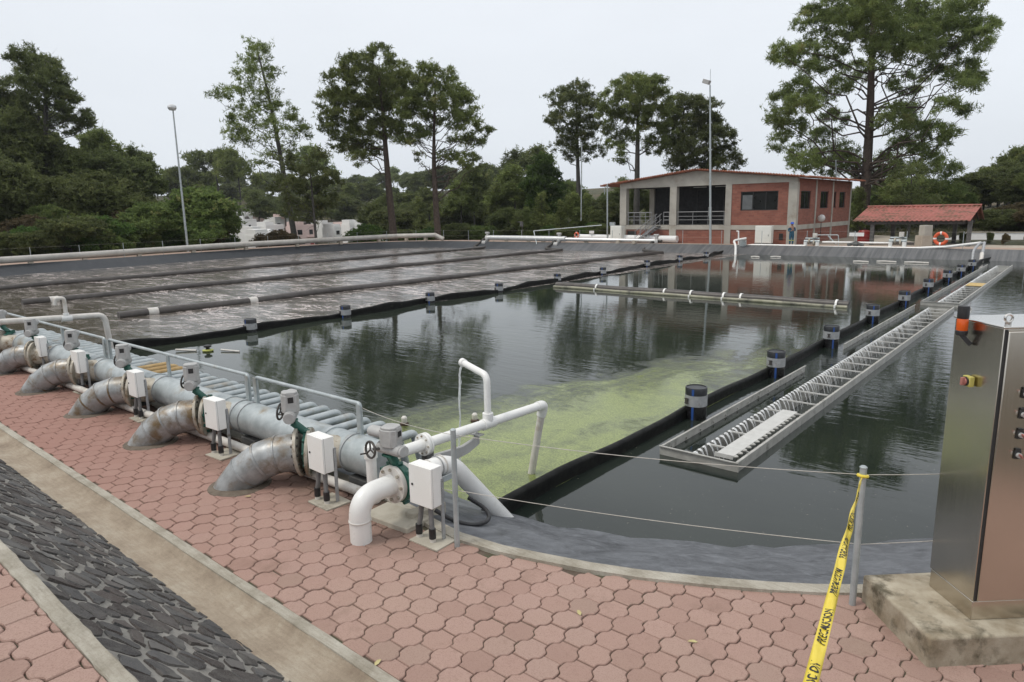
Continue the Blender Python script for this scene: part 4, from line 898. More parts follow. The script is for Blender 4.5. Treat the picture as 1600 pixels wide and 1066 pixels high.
# ---- overflow trough
def trough(y0, y1, label, near):
    X0, X1 = -4.62, -3.45; zt = WZ+.14; t = thing('overflow_trough', label, 'trough', (-4.0, y0, WZ), 'stainless overflow troughs')
    b = MB(); b.box(((X0+X1)/2, y0, zt-.20), (X1-X0+.03, .012, .40)); b.box(((X0+X1)/2, y0-.016, zt-.006), (X1-X0+.03, .035, .012)); b.build('end_plate', weir_steel, t)
    b = MB(); b.box((X1, (y0+y1)/2, zt-.2), (.012, y1-y0-.03, .40)); b.box((X1-.018, (y0+y1)/2, zt-.006), (.035, y1-y0-.03, .012)); b.build('side_plate', weir_steel, t)
    segs = ((y0+.02, 15.3), (18.3, y1)) if near else ((y0+.02, y1),)
    for a, c in segs:
        b = MB(); b.box((X0, (a+c)/2, zt-.2), (.012, c-a, .40)); b.box((X0+.014, (a+c)/2, zt-.006), (.030, c-a, .012)); n = int((c-a)/.5)
        for k in range(n): b.box((X0+.011, a+.3+k*(c-a)/n, zt-.1), (.02, .04, .03))
        b.build('scum_plate', weir_steel, t)
    # channel with notched left lip
    ya, yb = y0+.12, y1-.12; b = MB(); pitch = .155; n = int((yb-ya)/pitch); vs = []; fs = []
    ztop, zn, zb = WZ+.085, WZ+.012, WZ-.42
    def lip(x, xi):
        o = []
        for k in range(n): y = ya+k*pitch; o += [(x, y, ztop), (x, y+pitch*.22, ztop), (x, y+pitch*.5, zn), (x, y+pitch*.78, ztop)]
        o.append((x, ya+n*pitch, ztop)); rows = [o, [(xi, p[1], zb) for p in o]]; b.grid(rows); b.grid([[(x-.006, p[1], p[2]) for p in o], [(xi-.006, p[1], zb) for p in o]])
    lip(TX0+.02, TX0+.03); b.build('notched_weir', weir_steel, t, smooth=False)
    b = MB(); lip(TX1-.03, TX1-.04); b.build('notched_weir', weir_steel, t, smooth=False)
    b = MB(); b.box(((TX0+TX1)/2, (ya+yb)/2, zb+.02), (TX1-TX0-.06, yb-ya, .012)); b.box(((TX0+TX1)/2, ya, (zb+ztop)/2), (TX1-TX0-.05, .01, ztop-zb)); b.box(((TX0+TX1)/2, yb, (zb+ztop)/2), (TX1-TX0-.05, .01, ztop-zb)); b.build('channel_floor', weir_steel, t)
    b = MB(); b.add([(TX0+.035, ya, zb+.14), (TX1-.045, ya, zb+.14), (TX1-.045, yb, zb+.14), (TX0+.035, yb, zb+.14)], [(0, 1, 2, 3)]); tag(b.build('channel_water', W_CALM, t), kind=None)
    y = ya+.55
    while y < yb:
        b = MB(); b.box(((TX0+TX1)/2, y, ztop-.02), (TX1-TX0-.05, .028, .022)); b.build('cross_bar', weir_white, t); y += .78
    # sheets of water over the left lip
    b = MB(); rg = random.Random(6)
    for k in range(n):
        y = ya+(k+.5)*pitch; fl = rg.uniform(.7, 1.25); w = pitch*rg.uniform(.13, .22); rows = []
        for i in range(9):
            f = i/8; x = TX0+.012+.17*fl*f; z = zn+.062+.03*math.sin(f*3.0)-.36*f*f; ww = w*(1-.55*f); rows.append([(x, y-ww, z-.012), (x, y-ww*.5, z+.010), (x, y+ww*.5, z+.010), (x, y+ww, z-.012)])
        b.grid([[(TX0-.05, y-w*1.5, WZ+.004), (TX0-.05, y-w*.6, WZ+.012), (TX0-.05, y+w*.6, WZ+.012), (TX0-.05, y+w*1.5, WZ+.004)]]+rows)
    o = b.build('overflowing_water', wj, t, ang=80); tag(o, kind='stuff')
    if near:
        b = MB(); b.box((-3.74, 10.35, ztop+.03), (.25, 2.75, .014)); b.box((-3.74, 8.97, ztop+.03), (.27, .02, .06)); b.cur = 1
        for k in range(17): y = 9.0+k*.16; b.prism([(-3.613+.055*math.sin(math.pi*j/6), y+.10*j/6) for j in range(7)], ztop+.018, ztop+.034)
        b.build('cover_grating', [weir_white, weir_steel], t)
    else:
        b = MB(); b.box(((TX0+TX1)/2+.05, 35.2, ztop+.03), (.6, 1.3, .02)); b.build('yellow_grating', yellow_grate, t)
    return t
trough(8.76, 27.0, 'long stainless overflow trough with spilling water, nearer section', True)
trough(28.05, 46.8, 'far section of the stainless overflow trough with a yellow grating', False)

# ================================================================== FAR AND LEFT BANK
def edge_out(px, d):
    """point on the far or left bank at picture column px, d metres outside the edge"""
    for k in range(len(EDGE)):
        pass
def near_edge(pt):
    d = np.hypot(EDGE[:, 0]-pt.x, EDGE[:, 1]-pt.y); return int(d.argmin())
# pale main along the left bank
t = thing('bank_main', 'fat pale grey pipe running along the left bank on low saddles', 'pipe', (-56, 20, 0))
mp_ = [on_z(px, py, .62) for px, py in ((-260, 431), (-120, 419), (0, 409), (170, 398), (340, 386.5), (500, 377.5), (620, 370.5), (676, 369.5))]
pts = [Vector((p.x-0.2, p.y, .55)) for p in mp_]
pts = []
for px, py in ((-260, 431), (-120, 419), (0, 409), (170, 398), (340, 386.5), (500, 377.5), (620, 371), (680, 369.5)):
    p = on_z(px, py+9, .02); k = near_edge(p); q = Vector((EDGE[k, 0]-NRM[k, 0]*1.5, EDGE[k, 1]-NRM[k, 1]*1.5, .45))
    dist = math.hypot(q.x, q.y); r_ = aim(px, py-2, dist); pts.append(Vector((r_.x, r_.y, r_.z)))
e_ = pts[-1]; pts.append(e_+(e_-pts[-2]).normalized()*.9+Vector((0, 0, -.45)))
b = MB(); b.tube(pts, .235, 18); b.build('pipe', pale_pipe, t)
for i in range(len(pts)-2):
    for f in (.25, .75):
        p = pts[i].lerp(pts[i+1], f); b = MB(); b.box((p.x, p.y, p.z/2-.12), (.3, .3, max(.1, p.z-.2))); b.build('saddle', path_grey, t)
# bright header along the far bank with drop valves
YF = 52.6
def fz(px, py, y): return on_y(px, py, y)
t = thing('air_header', 'bright steel header pipe along the far bank with three drop valves', 'pipe', fz(900, 374, YF))
a, c = fz(760, 371.5, 51.2), fz(1060, 376.5, 53.5); b = MB(); b.tube([a, fz(880, 373.5, 51.9), fz(884, 373.6, 51.9)], .25, 18); b.tube([fz(884, 374, 51.9), fz(1024, 376.5, 53.2)], .16, 16); b.build('header', silver, t)
b = MB(); b.tube([fz(905, 371, 54.6), fz(1058, 374, 54.6)], .30, 18); o = b.build('storage_tube', white_p); tag(o, 'thick white pipe section lying behind the far steel header', 'pipe')
for i, (px, py, yy, bx) in enumerate(((762, 372, 51.2, -46.0), (874, 374, 51.9, -36.5), (1026, 377, 53.2, -26.7))):
    p = fz(px, py, yy); b = MB(); b.tube(fillet([p+Vector((.5, 0, 0)), p+Vector((-.3, 0, 0)), p+Vector((-.45, -.6, -.4)), Vector((p.x-.3, p.y-1.8, WZ+.1)), Vector((bx, 49.8, WZ+.06))], .3, 6), .13, 12); b.build('drop_hose', dark_iron, t)
    b = MB(); b.cyl(p+Vector((-.12, -.1, -.1)), p+Vector((.12, .0, -.1)), .30, 20); b.cyl(p+Vector((-.2, -.5, -.5)), p+Vector((.2, -.45, -.5)), .27, 18); b.box(p+Vector((0, 0, .35)), (.22, .2, .28)); b.cyl(p+Vector((-.25, 0, .5)), p+Vector((.2, 0, .5)), .11, 12); b.build('drop_valve', act_grey, t)
for px in (790, 825, 848, 915, 965, 990):
    p = fz(px, 378, 52.3); b = MB(); b.box((p.x, p.y+.1, .12), (.3, .3, .30)); b.build('saddle', path_grey, t)
# wire fence round the far and left bank
wf = thing('wire_fence', 'thin wire fence on slim posts round the far and left banks', 'fence', (-30, 54, 0))
k0 = [k for k in range(len(EDGE)) if EDGE[k, 1] > 9 and EDGE[k, 0] < 1.5]; acc = 0; last = None; fpts = []
for k in k0:
    p = Vector((EDGE[k, 0]-NRM[k, 0]*.55, EDGE[k, 1]-NRM[k, 1]*.55, 0))
    if last is None or (p-last).length > 3.05: fpts.append(p); last = p
for p in fpts:
    b = MB(); b.tube([p+Vector((0, 0, -.1)), p+Vector((0, 0, 1.12))], .022, 6); b.build('post', galv, wf)
for z in (.55, 1.08):
    b = MB(); b.tube([p+Vector((0, 0, z)) for p in fpts], .0025, 4); b.build('wire', wire_m, wf)
# white pipework along the right half of the far bank
def tubething(name, label, pts, r, mt_, cat='pipe', fr=.12, n=12):
    b = MB(); b.tube(fillet(pts, fr, 5) if len(pts) > 2 else pts, r, n); o = b.build(name, mt_); return tag(o, label, cat)
tubething('bank_pipe', 'thin white pipe lying on the far bank under the brick building', [fz(1128, 384, 53.0), fz(1162, 385, 53.0), fz(1175, 383, 53.1), fz(1258, 384.5, 53.1)], .085, pvc)
tubething('bank_pipe', 'thin white pipe on the far bank from the valve frames to the red roofed shed', [fz(1280, 386, 53.2), fz(1400, 387.5, 53.1), fz(1430, 388, 53.0), fz(1478, 386, 52.9), fz(1533, 379.5, 52.3)], .085, pvc)
tubething('bank_pipe', 'upper white pipe between the two blue valve frames', [fz(1285, 378.5, 53.6), fz(1393, 380, 53.6)], .07, pvc)
for i, px in enumerate((1268, 1402)):
    p = fz(px, 386, 53.4); t = thing('valve_group', ('left' if i == 0 else 'right')+' valve group on two white stub legs on the far bank', 'valve', p, 'valve groups on the far bank')
    for dx in (-.42, .42):
        b = MB(); b.tube([p+Vector((dx, -.1, -.25)), p+Vector((dx, -.1, .35))], .13, 12); b.build('leg', pvc, t)
    b = MB(); b.tube([p+Vector((-.55, 0, .42)), p+Vector((.55, 0, .42))], .10, 12); b.tube([p+Vector((-.5, .1, .62)), p+Vector((.5, .1, .62))], .07, 10); b.build('cross_pipe', galv, t)
    b = MB(); b.box(p+Vector((.2, 0, .85)), (.28, .2, .34)); b.cyl(p+Vector((.2, -.15, .8)), p+Vector((.2, .15, .8)), .12, 12); b.build('actuator', pvc_old, t)
    b = MB(); b.cyl(p+Vector((-.22, 0, .42)), p+Vector((-.12, 0, .42)), .2, 14); b.cyl(p+Vector((.12, 0, .30)), p+Vector((.22, 0, .30)), .2, 14); b.build('flange', flange_m, t)
p = fz(1337, 386, 53.4); t = thing('bank_valve', 'dark valve body between the two blue valve frames', 'valve', p)
b = MB(); b.lathe([(.3, 0), (.2, .05), (.16, .2), (.24, .25), (.24, .32), (.1, .45)], p+Vector((0, 0, -.1)), 14); b.tube([p+Vector((-.55, 0, .12)), p+Vector((0, 0, .3)), p+Vector((.5, 0, .1))], .12, 10); b.build('body', block_conc, t)
# gooseneck leg where the wavy curtain meets the bank
t = thing('curtain_end_pipe', 'white bent pipe dipping into the water where the wavy curtain reaches the bank', 'pipe', fz(1150, 385, 52.2))
b = MB(); p = fz(1166, 372.5, 52.6); b.tube(fillet([p, fz(1146, 376, 52.0), fz(1149.5, 384, 51.6), fz(1149, 402, 51.0)], .25, 5), .085, 10); b.build('pipe', pvc, t)
b = MB(); b.tube([fz(1161, 374, 52.7), fz(1160, 384, 52.7)], .10, 8); b.box(fz(1161, 380, 52.8), (.4, .4, .5)); b.build('stand', galv, t)
tubething('bank_riser', 'thin white upright pipe with a bent top in front of the brick wall', [fz(1151, 361.5, 53.4), fz(1154, 361.5, 53.4), fz(1154, 383, 53.4)], .055, pvc, fr=.05)
t = thing('sampling_frame', 'thin rail stand with a sloping brace beside the brick side wall', 'rail stand', fz(1310, 384, 53.9))
b = MB(); b.tube(fillet([fz(1271, 384, 54), fz(1271, 367.3, 54), fz(1310, 367.3, 54), fz(1310, 384, 54)], .1, 4), .035, 8); b.tube([fz(1294, 368.5, 54), fz(1306, 382, 54)], .05, 8); b.build('frame', galv, t)
t = thing('curtain_anchor', 'bent steel anchor frame where the straight curtain and trough reach the far bank', 'anchor frame', fz(1530, 392, 51.6))
b = MB(); b.tube(fillet([fz(1519, 409, 50.6), fz(1521, 391, 51.0), fz(1531, 380, 51.8), fz(1537, 380, 52.0)], .3, 5), .075, 10); b.tube([fz(1538, 379, 52.0), fz(1532, 414, 50.2)], .085, 10); b.build('frame', band_steel, t)
b = MB(); b.tube([fz(1534.5, 396, 51.1), fz(1532, 416, 50.0)], .11, 10); b.build('sleeve', pvc_old, t)
# electrical cabinets, signs, rings
def cab(name, label, px0, px1, py0, py1, y, dep, mt_):
    a, c = fz(px0, py1, y), fz(px1, py0, y); t = thing(name, label, 'cabinet', ((a.x+c.x)/2, y, 0)); h = c.z-max(.0, a.z); w = c.x-a.x
    b = MB(); b.box(((a.x+c.x)/2, y+dep/2, .12+(c.z-.12)/2), (w, dep, c.z-.12)); b.build('body', mt_, t, bevel=.015)
    b = MB(); b.box(((a.x+c.x)/2-w*.02, y-.012, .12+(c.z-.12)/2), (w*.90, .024, (c.z-.12)*.93)); d = b.build('door', mt_, t, bevel=.008)
    b = MB(); b.box((c.x-w*.16, y-.03, c.z*.5), (.03, .02, .14)); b.build('handle', frame_black, d)
    b = MB(); b.box(((a.x+c.x)/2, y+dep/2, .06), (w*1.04, dep*1.04, .14)); b.build('base', block_conc, t); return t
cab('switch_cabinet', 'large cream switch cabinet standing before the brick wall right of the lamp post', 1179, 1205.5, 353, 379, 53.9, .5, cabinet_white)
cab('switch_cabinet', 'smaller cream switch cabinet at the left corner of the brick building', 953.5, 971, 353, 381, 53.9, .6, cabinet_white)
t = thing('service_mast', 'slim grey electric service mast at the left corner of the building', 'pole', fz(949, 381, 54.3)); b = MB(); p = base_of(t); b.tube([Vector((p.x, p.y, -.1)), fz(949, 288, 54.3)], .07, 10); b.build('pole', galv, t)
b = MB(); q = fz(949, 295, 54.3); b.tube(fillet([q+Vector((0, 0, .3)), q+Vector((-.3, 0, .1)), q+Vector((-.3, 0, -.5))], .15, 4), .04, 8); b.box(fz(957, 350, 54.1), (.5, .2, .3)); b.build('fittings', galv, t)
tubething('sloping_rail', 'thin sloping handrail rising towards the left corner of the building', [fz(842, 397, 50.6), fz(834, 361, 52.0), fz(940, 352, 54.0)], .045, galv, 'railing', fr=.05)
def ring(px, py, y, R0, label):
    p = fz(px, py, y); t = thing('life_ring', label, 'life ring', p, 'orange life rings on the far bank')
    b = MB(); b.torus(p, (0.15, 1, 0), R0, R0*.30, 32, 12); b.build('ring', orange_p, t)
    ax = Vector((.15, 1, 0)).normalized(); u = ax.orthogonal().normalized(); w = ax.cross(u)
    for k in range(4):
        a = math.pi/4+math.pi/2*k; d = u*math.cos(a)+w*math.sin(a); tt = u*-math.sin(a)+w*math.cos(a)
        b = MB(); b.tube([p+d*R0-tt*R0*.14, p+d*R0+tt*R0*.14], R0*.315, 14, cap=False); b.build('white_band', white_p, t)
    b = MB(); b.tube([p+Vector((0, .16, -.2)), Vector((p.x, p.y+.16, -.1))], .03, 8); b.box(p+Vector((0, .14, 0)), (.5, .05, .08)); b.build('stand', dark_iron, t)
ring(901, 367.5, 53.2, .23, 'orange life ring hung by the steel header left of the building')
ring(1470, 373, 53.8, .36, 'larger orange life ring with white bands beside the red roofed shed')
for i, (px, py, w) in enumerate(((924.5, 363, .52), (1338.5, 366.5, .98))):
    p = fz(px, py, 54.3); t = thing('small_sign', ('small blank white sign on a post left of the building' if i == 0 else 'wider blank white sign beside the red roofed shed'), 'sign', Vector((p.x, p.y, 0)), 'blank white signs on the far bank')
    b = MB(); b.box(p, (w, .03, .26)); b.build('board', white_p, t); b = MB(); b.tube([Vector((p.x, p.y+.04, -.1)), p+Vector((0, .04, .1))], .03, 8); b.build('post', galv, t)
t = thing('weather_mast', 'small dark instrument mast behind the steel header', 'mast', fz(817, 378, 54.5)); p = fz(816, 376, 54.5); b = MB(); b.tube([p+Vector((0, 0, -.3)), fz(816, 347, 54.5)], .04, 8); b.build('pole', dark_iron, t)
b = MB(); b.box(fz(815, 350, 54.5), (.28, .2, .5)); b.box(fz(812, 347, 54.5), (.5, .08, .06)); b.build('instrument', block_conc, t)

# lamp posts
def lamp(p, top, label, single):
    t = thing('lamp_post', label, 'lamp post', p, 'tall floodlight posts'); h = top-p
    b = MB(); b.tube([p, p+h*.25, p+h*.98], [.105, .095, .055], 14); b.cyl(p, p+Vector((0, 0, .05)), .2, 14); b.build('pole', galv, t)
    if single:
        b = MB(); b.tube([p+h*.97, top+Vector((.25, -.1, .05))], .05, 10); b.build('arm', galv, t)
        b = MB(); b.lathe([(.0, -.22), (.28, -.20), (.36, -.05), (.34, .10), (.18, .22), (.0, .25)], top+Vector((.1, -.1, .1)), 20); h_ = b.build('floodlight', silver, t)
        b = MB(); b.lathe([(.0, -.245), (.27, -.24), (.27, -.22), (.0, -.215)], top+Vector((.1, -.1, .1)), 20); b.build('lens', lamp_glass, h_)
    else:
        b = MB(); b.tube([p+h*.97, top+Vector((0, 0, .95))], .018, 6); b.build('lightning_rod', galv, t)
        b = MB(); b.box(top+Vector((-.22, -.15, .02)), (.55, .42, .30), M=Matrix.Rotation(.35, 3, 'Y')); b.tube([top, top+Vector((-.15, -.1, .0))], .05, 8); h_ = b.build('floodlight', act_grey, t, bevel=.03)
        b = MB(); b.box(top+Vector((-.27, -.17, -.14)), (.46, .36, .03), M=Matrix.Rotation(.35, 3, 'Y')); b.build('lens', lamp_glass, h_)
pl_ = aim(293, 386, 67.5); pl_.z = -.1; lamp(pl_, aim(270, 170, 67.3), 'leaning floodlight post beyond the left bank with a round lamp head', True)
pr_ = on_y(1110, 383, 53.7); pr_.z = -.05; lamp(pr_, on_y(1109.5, 128, 53.7), 'upright floodlight post in front of the brick building', False)
tubething('bare_pole', 'thin bare pole rising among the trees left of the building', [aim(908, 345, 75), aim(909, 222, 75)], .06, galv, 'pole')
tubething('bare_pole', 'thin bare pole standing behind the building roof', [aim(1307, 300, 80), aim(1306, 250, 80)], .05, galv, 'pole')

# ================================================================== BRICK BUILDING
def tile_mat():
    mt, t, p = new_mat('red clay tile'); c = t.nodes.new('ShaderNodeTexCoord'); w = t.nodes.new('ShaderNodeTexWave'); w.bands_direction = 'Y'; w.inputs['Scale'].default_value = 1.3
    t.links.new(c.outputs['Object'], w.inputs[0]); n = noise(t, c.outputs['Object'], 1.2, 8, .7)
    cc = rmp(t, n, [(.3, (.16, .060, .035)), (.55, (.30, .11, .065)), (.75, (.34, .19, .12))]); cc = mix(t, mapr(t, noise(t, c.outputs['Object'], 3, 8), .56, .7, 0, .7), cc, (.10, .075, .05))
    t.links.new(cc, p.inputs['Base Color']); S(p, Roughness=.9); bump(t, p, w.outputs[0], .8, .05); return mt
tile = tile_mat()
BX0, BX1, BY0, BY1 = -33.72, -17.98, 55.0, 70.2; ZF0, ZF, ZL = 1.13, 1.5, 4.78; XA, ZA_ = -26.2, 6.02; SLP = .107
zroof = lambda x: ZA_-SLP*abs(x-XA)
bd = thing('brick_building', 'two storey red brick building with concrete frame, open balcony and low gable roof', 'building', ((BX0+BX1)/2, BY0, 0))
def pt(name, mt, boxes, bevel=0, parent=None):
    b = MB()
    for x0, x1, y0, y1, z0, z1 in boxes: b.box(((x0+x1)/2, (y0+y1)/2, (z0+z1)/2), (x1-x0, y1-y0, z1-z0))
    return b.build(name, mt, parent or bd, bevel=bevel, smooth=False)
IY = 58.6; IX = -32.6
pt('ground_floor_wall', brick, [(BX0+.08, BX1-.08, BY0+.06, BY0+.3, -.4, ZF0), (BX1-.3, BX1-.06, BY0+.3, BY1-.1, -.4, ZF0), (BX0+.06, BX0+.3, BY0+.3, BY1, -.4, ZF0)])
pt('floor_band', conc_build, [(BX0, BX1, BY0, BY0+.32, ZF0, ZF), (BX1-.32, BX1-.001, BY0+.32, BY1, ZF0, ZF), (BX0, BX0+.3, BY0+.32, BY1, ZF0, ZF)])
pt('floor_slab', conc_build, [(BX0+.3, BX1-.32, BY0+.32, BY1-.3, ZF0+.05, ZF-.02)])
for x0, x1 in ((BX0-.005, -33.06), (-28.71, -28.08), (-23.70, -23.17)):
    pt('column', conc_build, [(x0, x1, BY0-.02, BY0+.5, -.4, ZF0-.002), (x0, x1, BY0-.02, BY0+.5, ZF+.002, ZL)], .01)
pt('corner_column', conc_build, [(-18.63, BX1+.02, BY0-.02, BY0+.45, -.4, ZL)], .01)
for y in (59.7, 64.3, BY1-.3): pt('side_column', conc_build, [(BX1-.25, BX1+.015, y-.13, y+.17, -.4, ZL+.2)], .01)
pt('inner_column', conc_build, [(IX, IX+.5, IY-.2, IY+.2, ZF, ZL)], .01)
b = MB(); pf = [(BX0-.01, ZL), (BX1+.01, ZL), (BX1+.01, zroof(BX1)-.02), (XA, ZA_-.02), (BX0-.01, zroof(BX0)-.02)]
b.add([(x, BY0-.03, z) for x, z in pf]+[(x, BY0+.32, z) for x, z in pf], [tuple(range(5)), tuple(reversed(range(5, 10)))]+[(i, (i+1) % 5, 5+(i+1) % 5, 5+i) for i in range(5)]); b.build('gable_beam', conc_build, bd, smooth=False)
pt('side_beam', brick, [(BX1-.26, BX1-.04, BY0+.45, BY1, ZL-.10, zroof(BX1)-.05)]); pt('left_beam', conc_build, [(BX0, BX0+.3, BY0+.32, BY1, ZL, zroof(BX0)-.05)])
wx0, wx1, wz0, wz1 = -22.42, -19.42, 2.66, 4.16
pt('front_wall', brick, [(-23.17, wx0, BY0+.03, BY0+.25, ZF, ZL), (wx1, -18.63, BY0+.03, BY0+.25, ZF, ZL), (wx0, wx1, BY0+.03, BY0+.25, ZF, wz0), (wx0, wx1, BY0+.03, BY0+.25, wz1, ZL)])
SW = [(56.0, 58.35), (60.95, 63.1), (64.75, 65.4), (66.4, 68.2)]; sz0, sz1 = 2.72, 4.12
bx = []; y = BY0+.45
for a, c in SW: bx += [(BX1-.25, BX1-.03, y, a, ZF, ZL-.1), (BX1-.25, BX1-.03, a, c, ZF, sz0), (BX1-.25, BX1-.03, a, c, sz1, ZL-.1)]; y = c
bx.append((BX1-.25, BX1-.03, y, BY1, ZF, ZL-.1)); pt('side_wall', brick, bx)
pt('left_wall', brick, [(BX0+.9, BX0+1.1, IY+.2, BY1, ZF, ZL)]); pt('back_wall', brick, [(BX0+.9, BX1-.05, BY1-.2, BY1-.02, -.4, zroof(BX1)-.1)])
w = pt('window', frame_black, [(wx0, wx1, BY0+.10, BY0+.18, wz0, wz0+.07), (wx0, wx1, BY0+.10, BY0+.18, wz1-.07, wz1), (wx0, wx0+.07, BY0+.10, BY0+.18, wz0+.07, wz1-.07), (wx1-.07, wx1, BY0+.10, BY0+.18, wz0+.07, wz1-.07)]+[(x-.03, x+.03, BY0+.11, BY0+.17, wz0+.07, wz1-.07) for x in (-21.45, -20.4)])
pt('pane', glass_dark, [(wx0+.07, wx1-.07, BY0+.13, BY0+.145, wz0+.07, wz1-.07)], 0, w)
pt('blind', simple('grey window blind', (.10, .11, .115), (.13, .14, .145), 3, .7), [(-22.3, -21.5, BY0+.119, BY0+.128, wz0+.08, wz1-.28)], 0, w)
for a, c in SW:
    w = pt('window', frame_black, [(BX1-.18, BX1-.10, a, c, sz0, sz0+.07), (BX1-.18, BX1-.10, a, c, sz1-.07, sz1), (BX1-.18, BX1-.10, a, a+.07, sz0+.07, sz1-.07), (BX1-.18, BX1-.10, c-.07, c, sz0+.07, sz1-.07)]+([(BX1-.17, BX1-.11, (a+c)/2-.03, (a+c)/2+.03, sz0+.07, sz1-.07)] if c-a > 1 else []))
    pt('pane', glass_dark, [(BX1-.145, BX1-.13, a+.07, c-.07, sz0+.07, sz1-.07)], 0, w)
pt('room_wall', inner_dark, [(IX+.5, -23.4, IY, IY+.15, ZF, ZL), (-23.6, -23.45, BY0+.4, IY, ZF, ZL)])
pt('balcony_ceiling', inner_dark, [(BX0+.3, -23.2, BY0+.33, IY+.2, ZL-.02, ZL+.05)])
for x in (-27.6, -25.6): pt('ceiling_lamp', lamp_glass, [(x, x+1.2, 57.2, 57.35, ZL-.10, ZL-.04)])
g = pt('glass_door', frame_black, [(-27.9, -23.8, IY-.06, IY-.02, ZF, ZF+.08), (-27.9, -23.8, IY-.06, IY-.02, ZL-.3, ZL-.2)]+[(x, x+.06, IY-.06, IY-.02, ZF+.08, ZL-.3) for x in (-27.9, -26.6, -25.4, -23.9)])
pt('door_handle', silver, [(-26.5, -26.44, IY-.10, IY-.07, 2.2, 3.0), (-26.75, -26.69, IY-.10, IY-.07, 2.2, 3.0)], 0, g)
rail = simple('grey painted railing', (.22, .225, .23), (.29, .295, .30), 8, .45, .2)
for x0, x1, n in ((-33.0, -30.45, 5), (-28.08, -23.72, 4)):
    b = MB()
    for z in (1.95, 2.25, 2.62): b.tube([(x0, BY0+.15, z), (x1, BY0+.15, z)], .035 if z > 2.5 else .022, 8)
    for k in range(n): x = x0+.1+(x1-x0-.2)*k/(n-1); b.tube([(x, BY0+.15, ZF), (x, BY0+.15, 2.62)], .028, 8)
    b.build('balcony_railing', rail, bd)
b = MB()
for z in (1.95, 2.25, 2.62): b.tube([(BX0+.15, BY0+.3, z), (BX0+.15, IY, z)], .025, 8)
b.tube([(BX0+.15, IY-.05, ZF), (BX0+.15, IY-.05, 2.62)], .03, 8); b.build('balcony_railing', rail, bd); b = MB()
for z in (1.95, 2.25, 2.62): b.tube([(-29.35, BY0+.15, z), (-28.75, BY0+.15, z)], .03, 8)
for x in (-29.35, -28.8): b.tube([(x, BY0+.15, ZF), (x, BY0+.15, 2.62)], .03, 8)
b.build('balcony_railing', rail, bd)
st_ = thing('steel_stairs', 'narrow grey steel stairs with pipe handrails climbing to the balcony', 'stairs', (-30.6, 54.5, 0))
b = MB()
T0, T1 = Vector((-29.55, 54.55, ZF)), Vector((-31.6, 54.3, 0.0))
for dy in (-.42, .42): b.bar(T0+Vector((0, dy, -.05)), T1+Vector((0, dy, -.05)), .05, .16)
b.build('stringer', rail, st_); b = MB()
for k in range(8): b.box(T0.lerp(T1, (k+.5)/8), (.27, .86, .04))
b.build('tread', dark_iron, st_)
for dy in (-.42, .42):
    b = MB()
    for h in (.45, .95): b.tube([T0+Vector((.1, dy, h+.05)), T1+Vector((.25, dy, h+.1))], .03, 8)
    for f in (.03, .35, .68, .93): p = T0.lerp(T1, f)+Vector((0, dy, 0)); b.tube([p, p+Vector((0, 0, 1.0))], .028, 8)
    b.build('stair_rail', rail, st_)
b = MB()
for s_, xe in ((-1, BX0-1.75), (1, BX1+.95)):
    rows = []
    n = 26
    for k in range(n+1):
        x = XA+(xe-XA)*k/n; z = zroof(x); rows.append([(x, BY0-.55, z+.012*(k % 2)), (x, BY1+.6, z+.012*(k % 2))])
    b.grid(rows); b.grid([[(p[0], p[1], p[2]+.12) for p in r] for r in rows])
    b.grid([[(r[0][0], r[0][1], r[0][2]), (r[0][0], r[0][1]-.001, r[0][2]+.12)] for r in rows]); b.grid([[rows[-1][0], (rows[-1][0][0], rows[-1][0][1], rows[-1][0][2]+.12)], [rows[-1][1], (rows[-1][1][0], rows[-1][1][1], rows[-1][1][2]+.12)]])
y = BY0-.5
while y < BY1+.5:
    for xe in (BX0-1.75, BX1+.95): b.ball((xe, y, zroof(xe)+.07), (.09, .09, .09), 8, 6)
    y += .28
for xe in (BX0-1.6, BX1+.8):
    n = 40
    for k in range(n): x = XA+(xe-XA)*k/n; b.ball((x, BY0-.56, zroof(x)+.10), (.10, .08, .075), 8, 6)
b.build('roof', tile, bd, smooth=False)
pt('wall_vent', frame_black, [(-19.2, -18.9, BY0+.02, BY0+.08, .35, .85)]); pt('wall_vent', frame_black, [(-32.9, -32.0, BY0+.0, BY0+.08, .55, .98)])
t = thing('globe_lamp', 'small globe lamp on a thin bracket against the brick side wall', 'lamp', (-17.6, 60.5, 1)); p = on_x(1283.5, 341, -17.55)
b = MB(); b.tube([p+Vector((0, 0, -.2)), p+Vector((0, 0, -1.5)), p+Vector((-.5, 0, -1.6))], .03, 8); b.build('bracket', dark_iron, t); b = MB(); b.ball(p, .30, 14, 10); b.build('globe', lamp_glass, t)

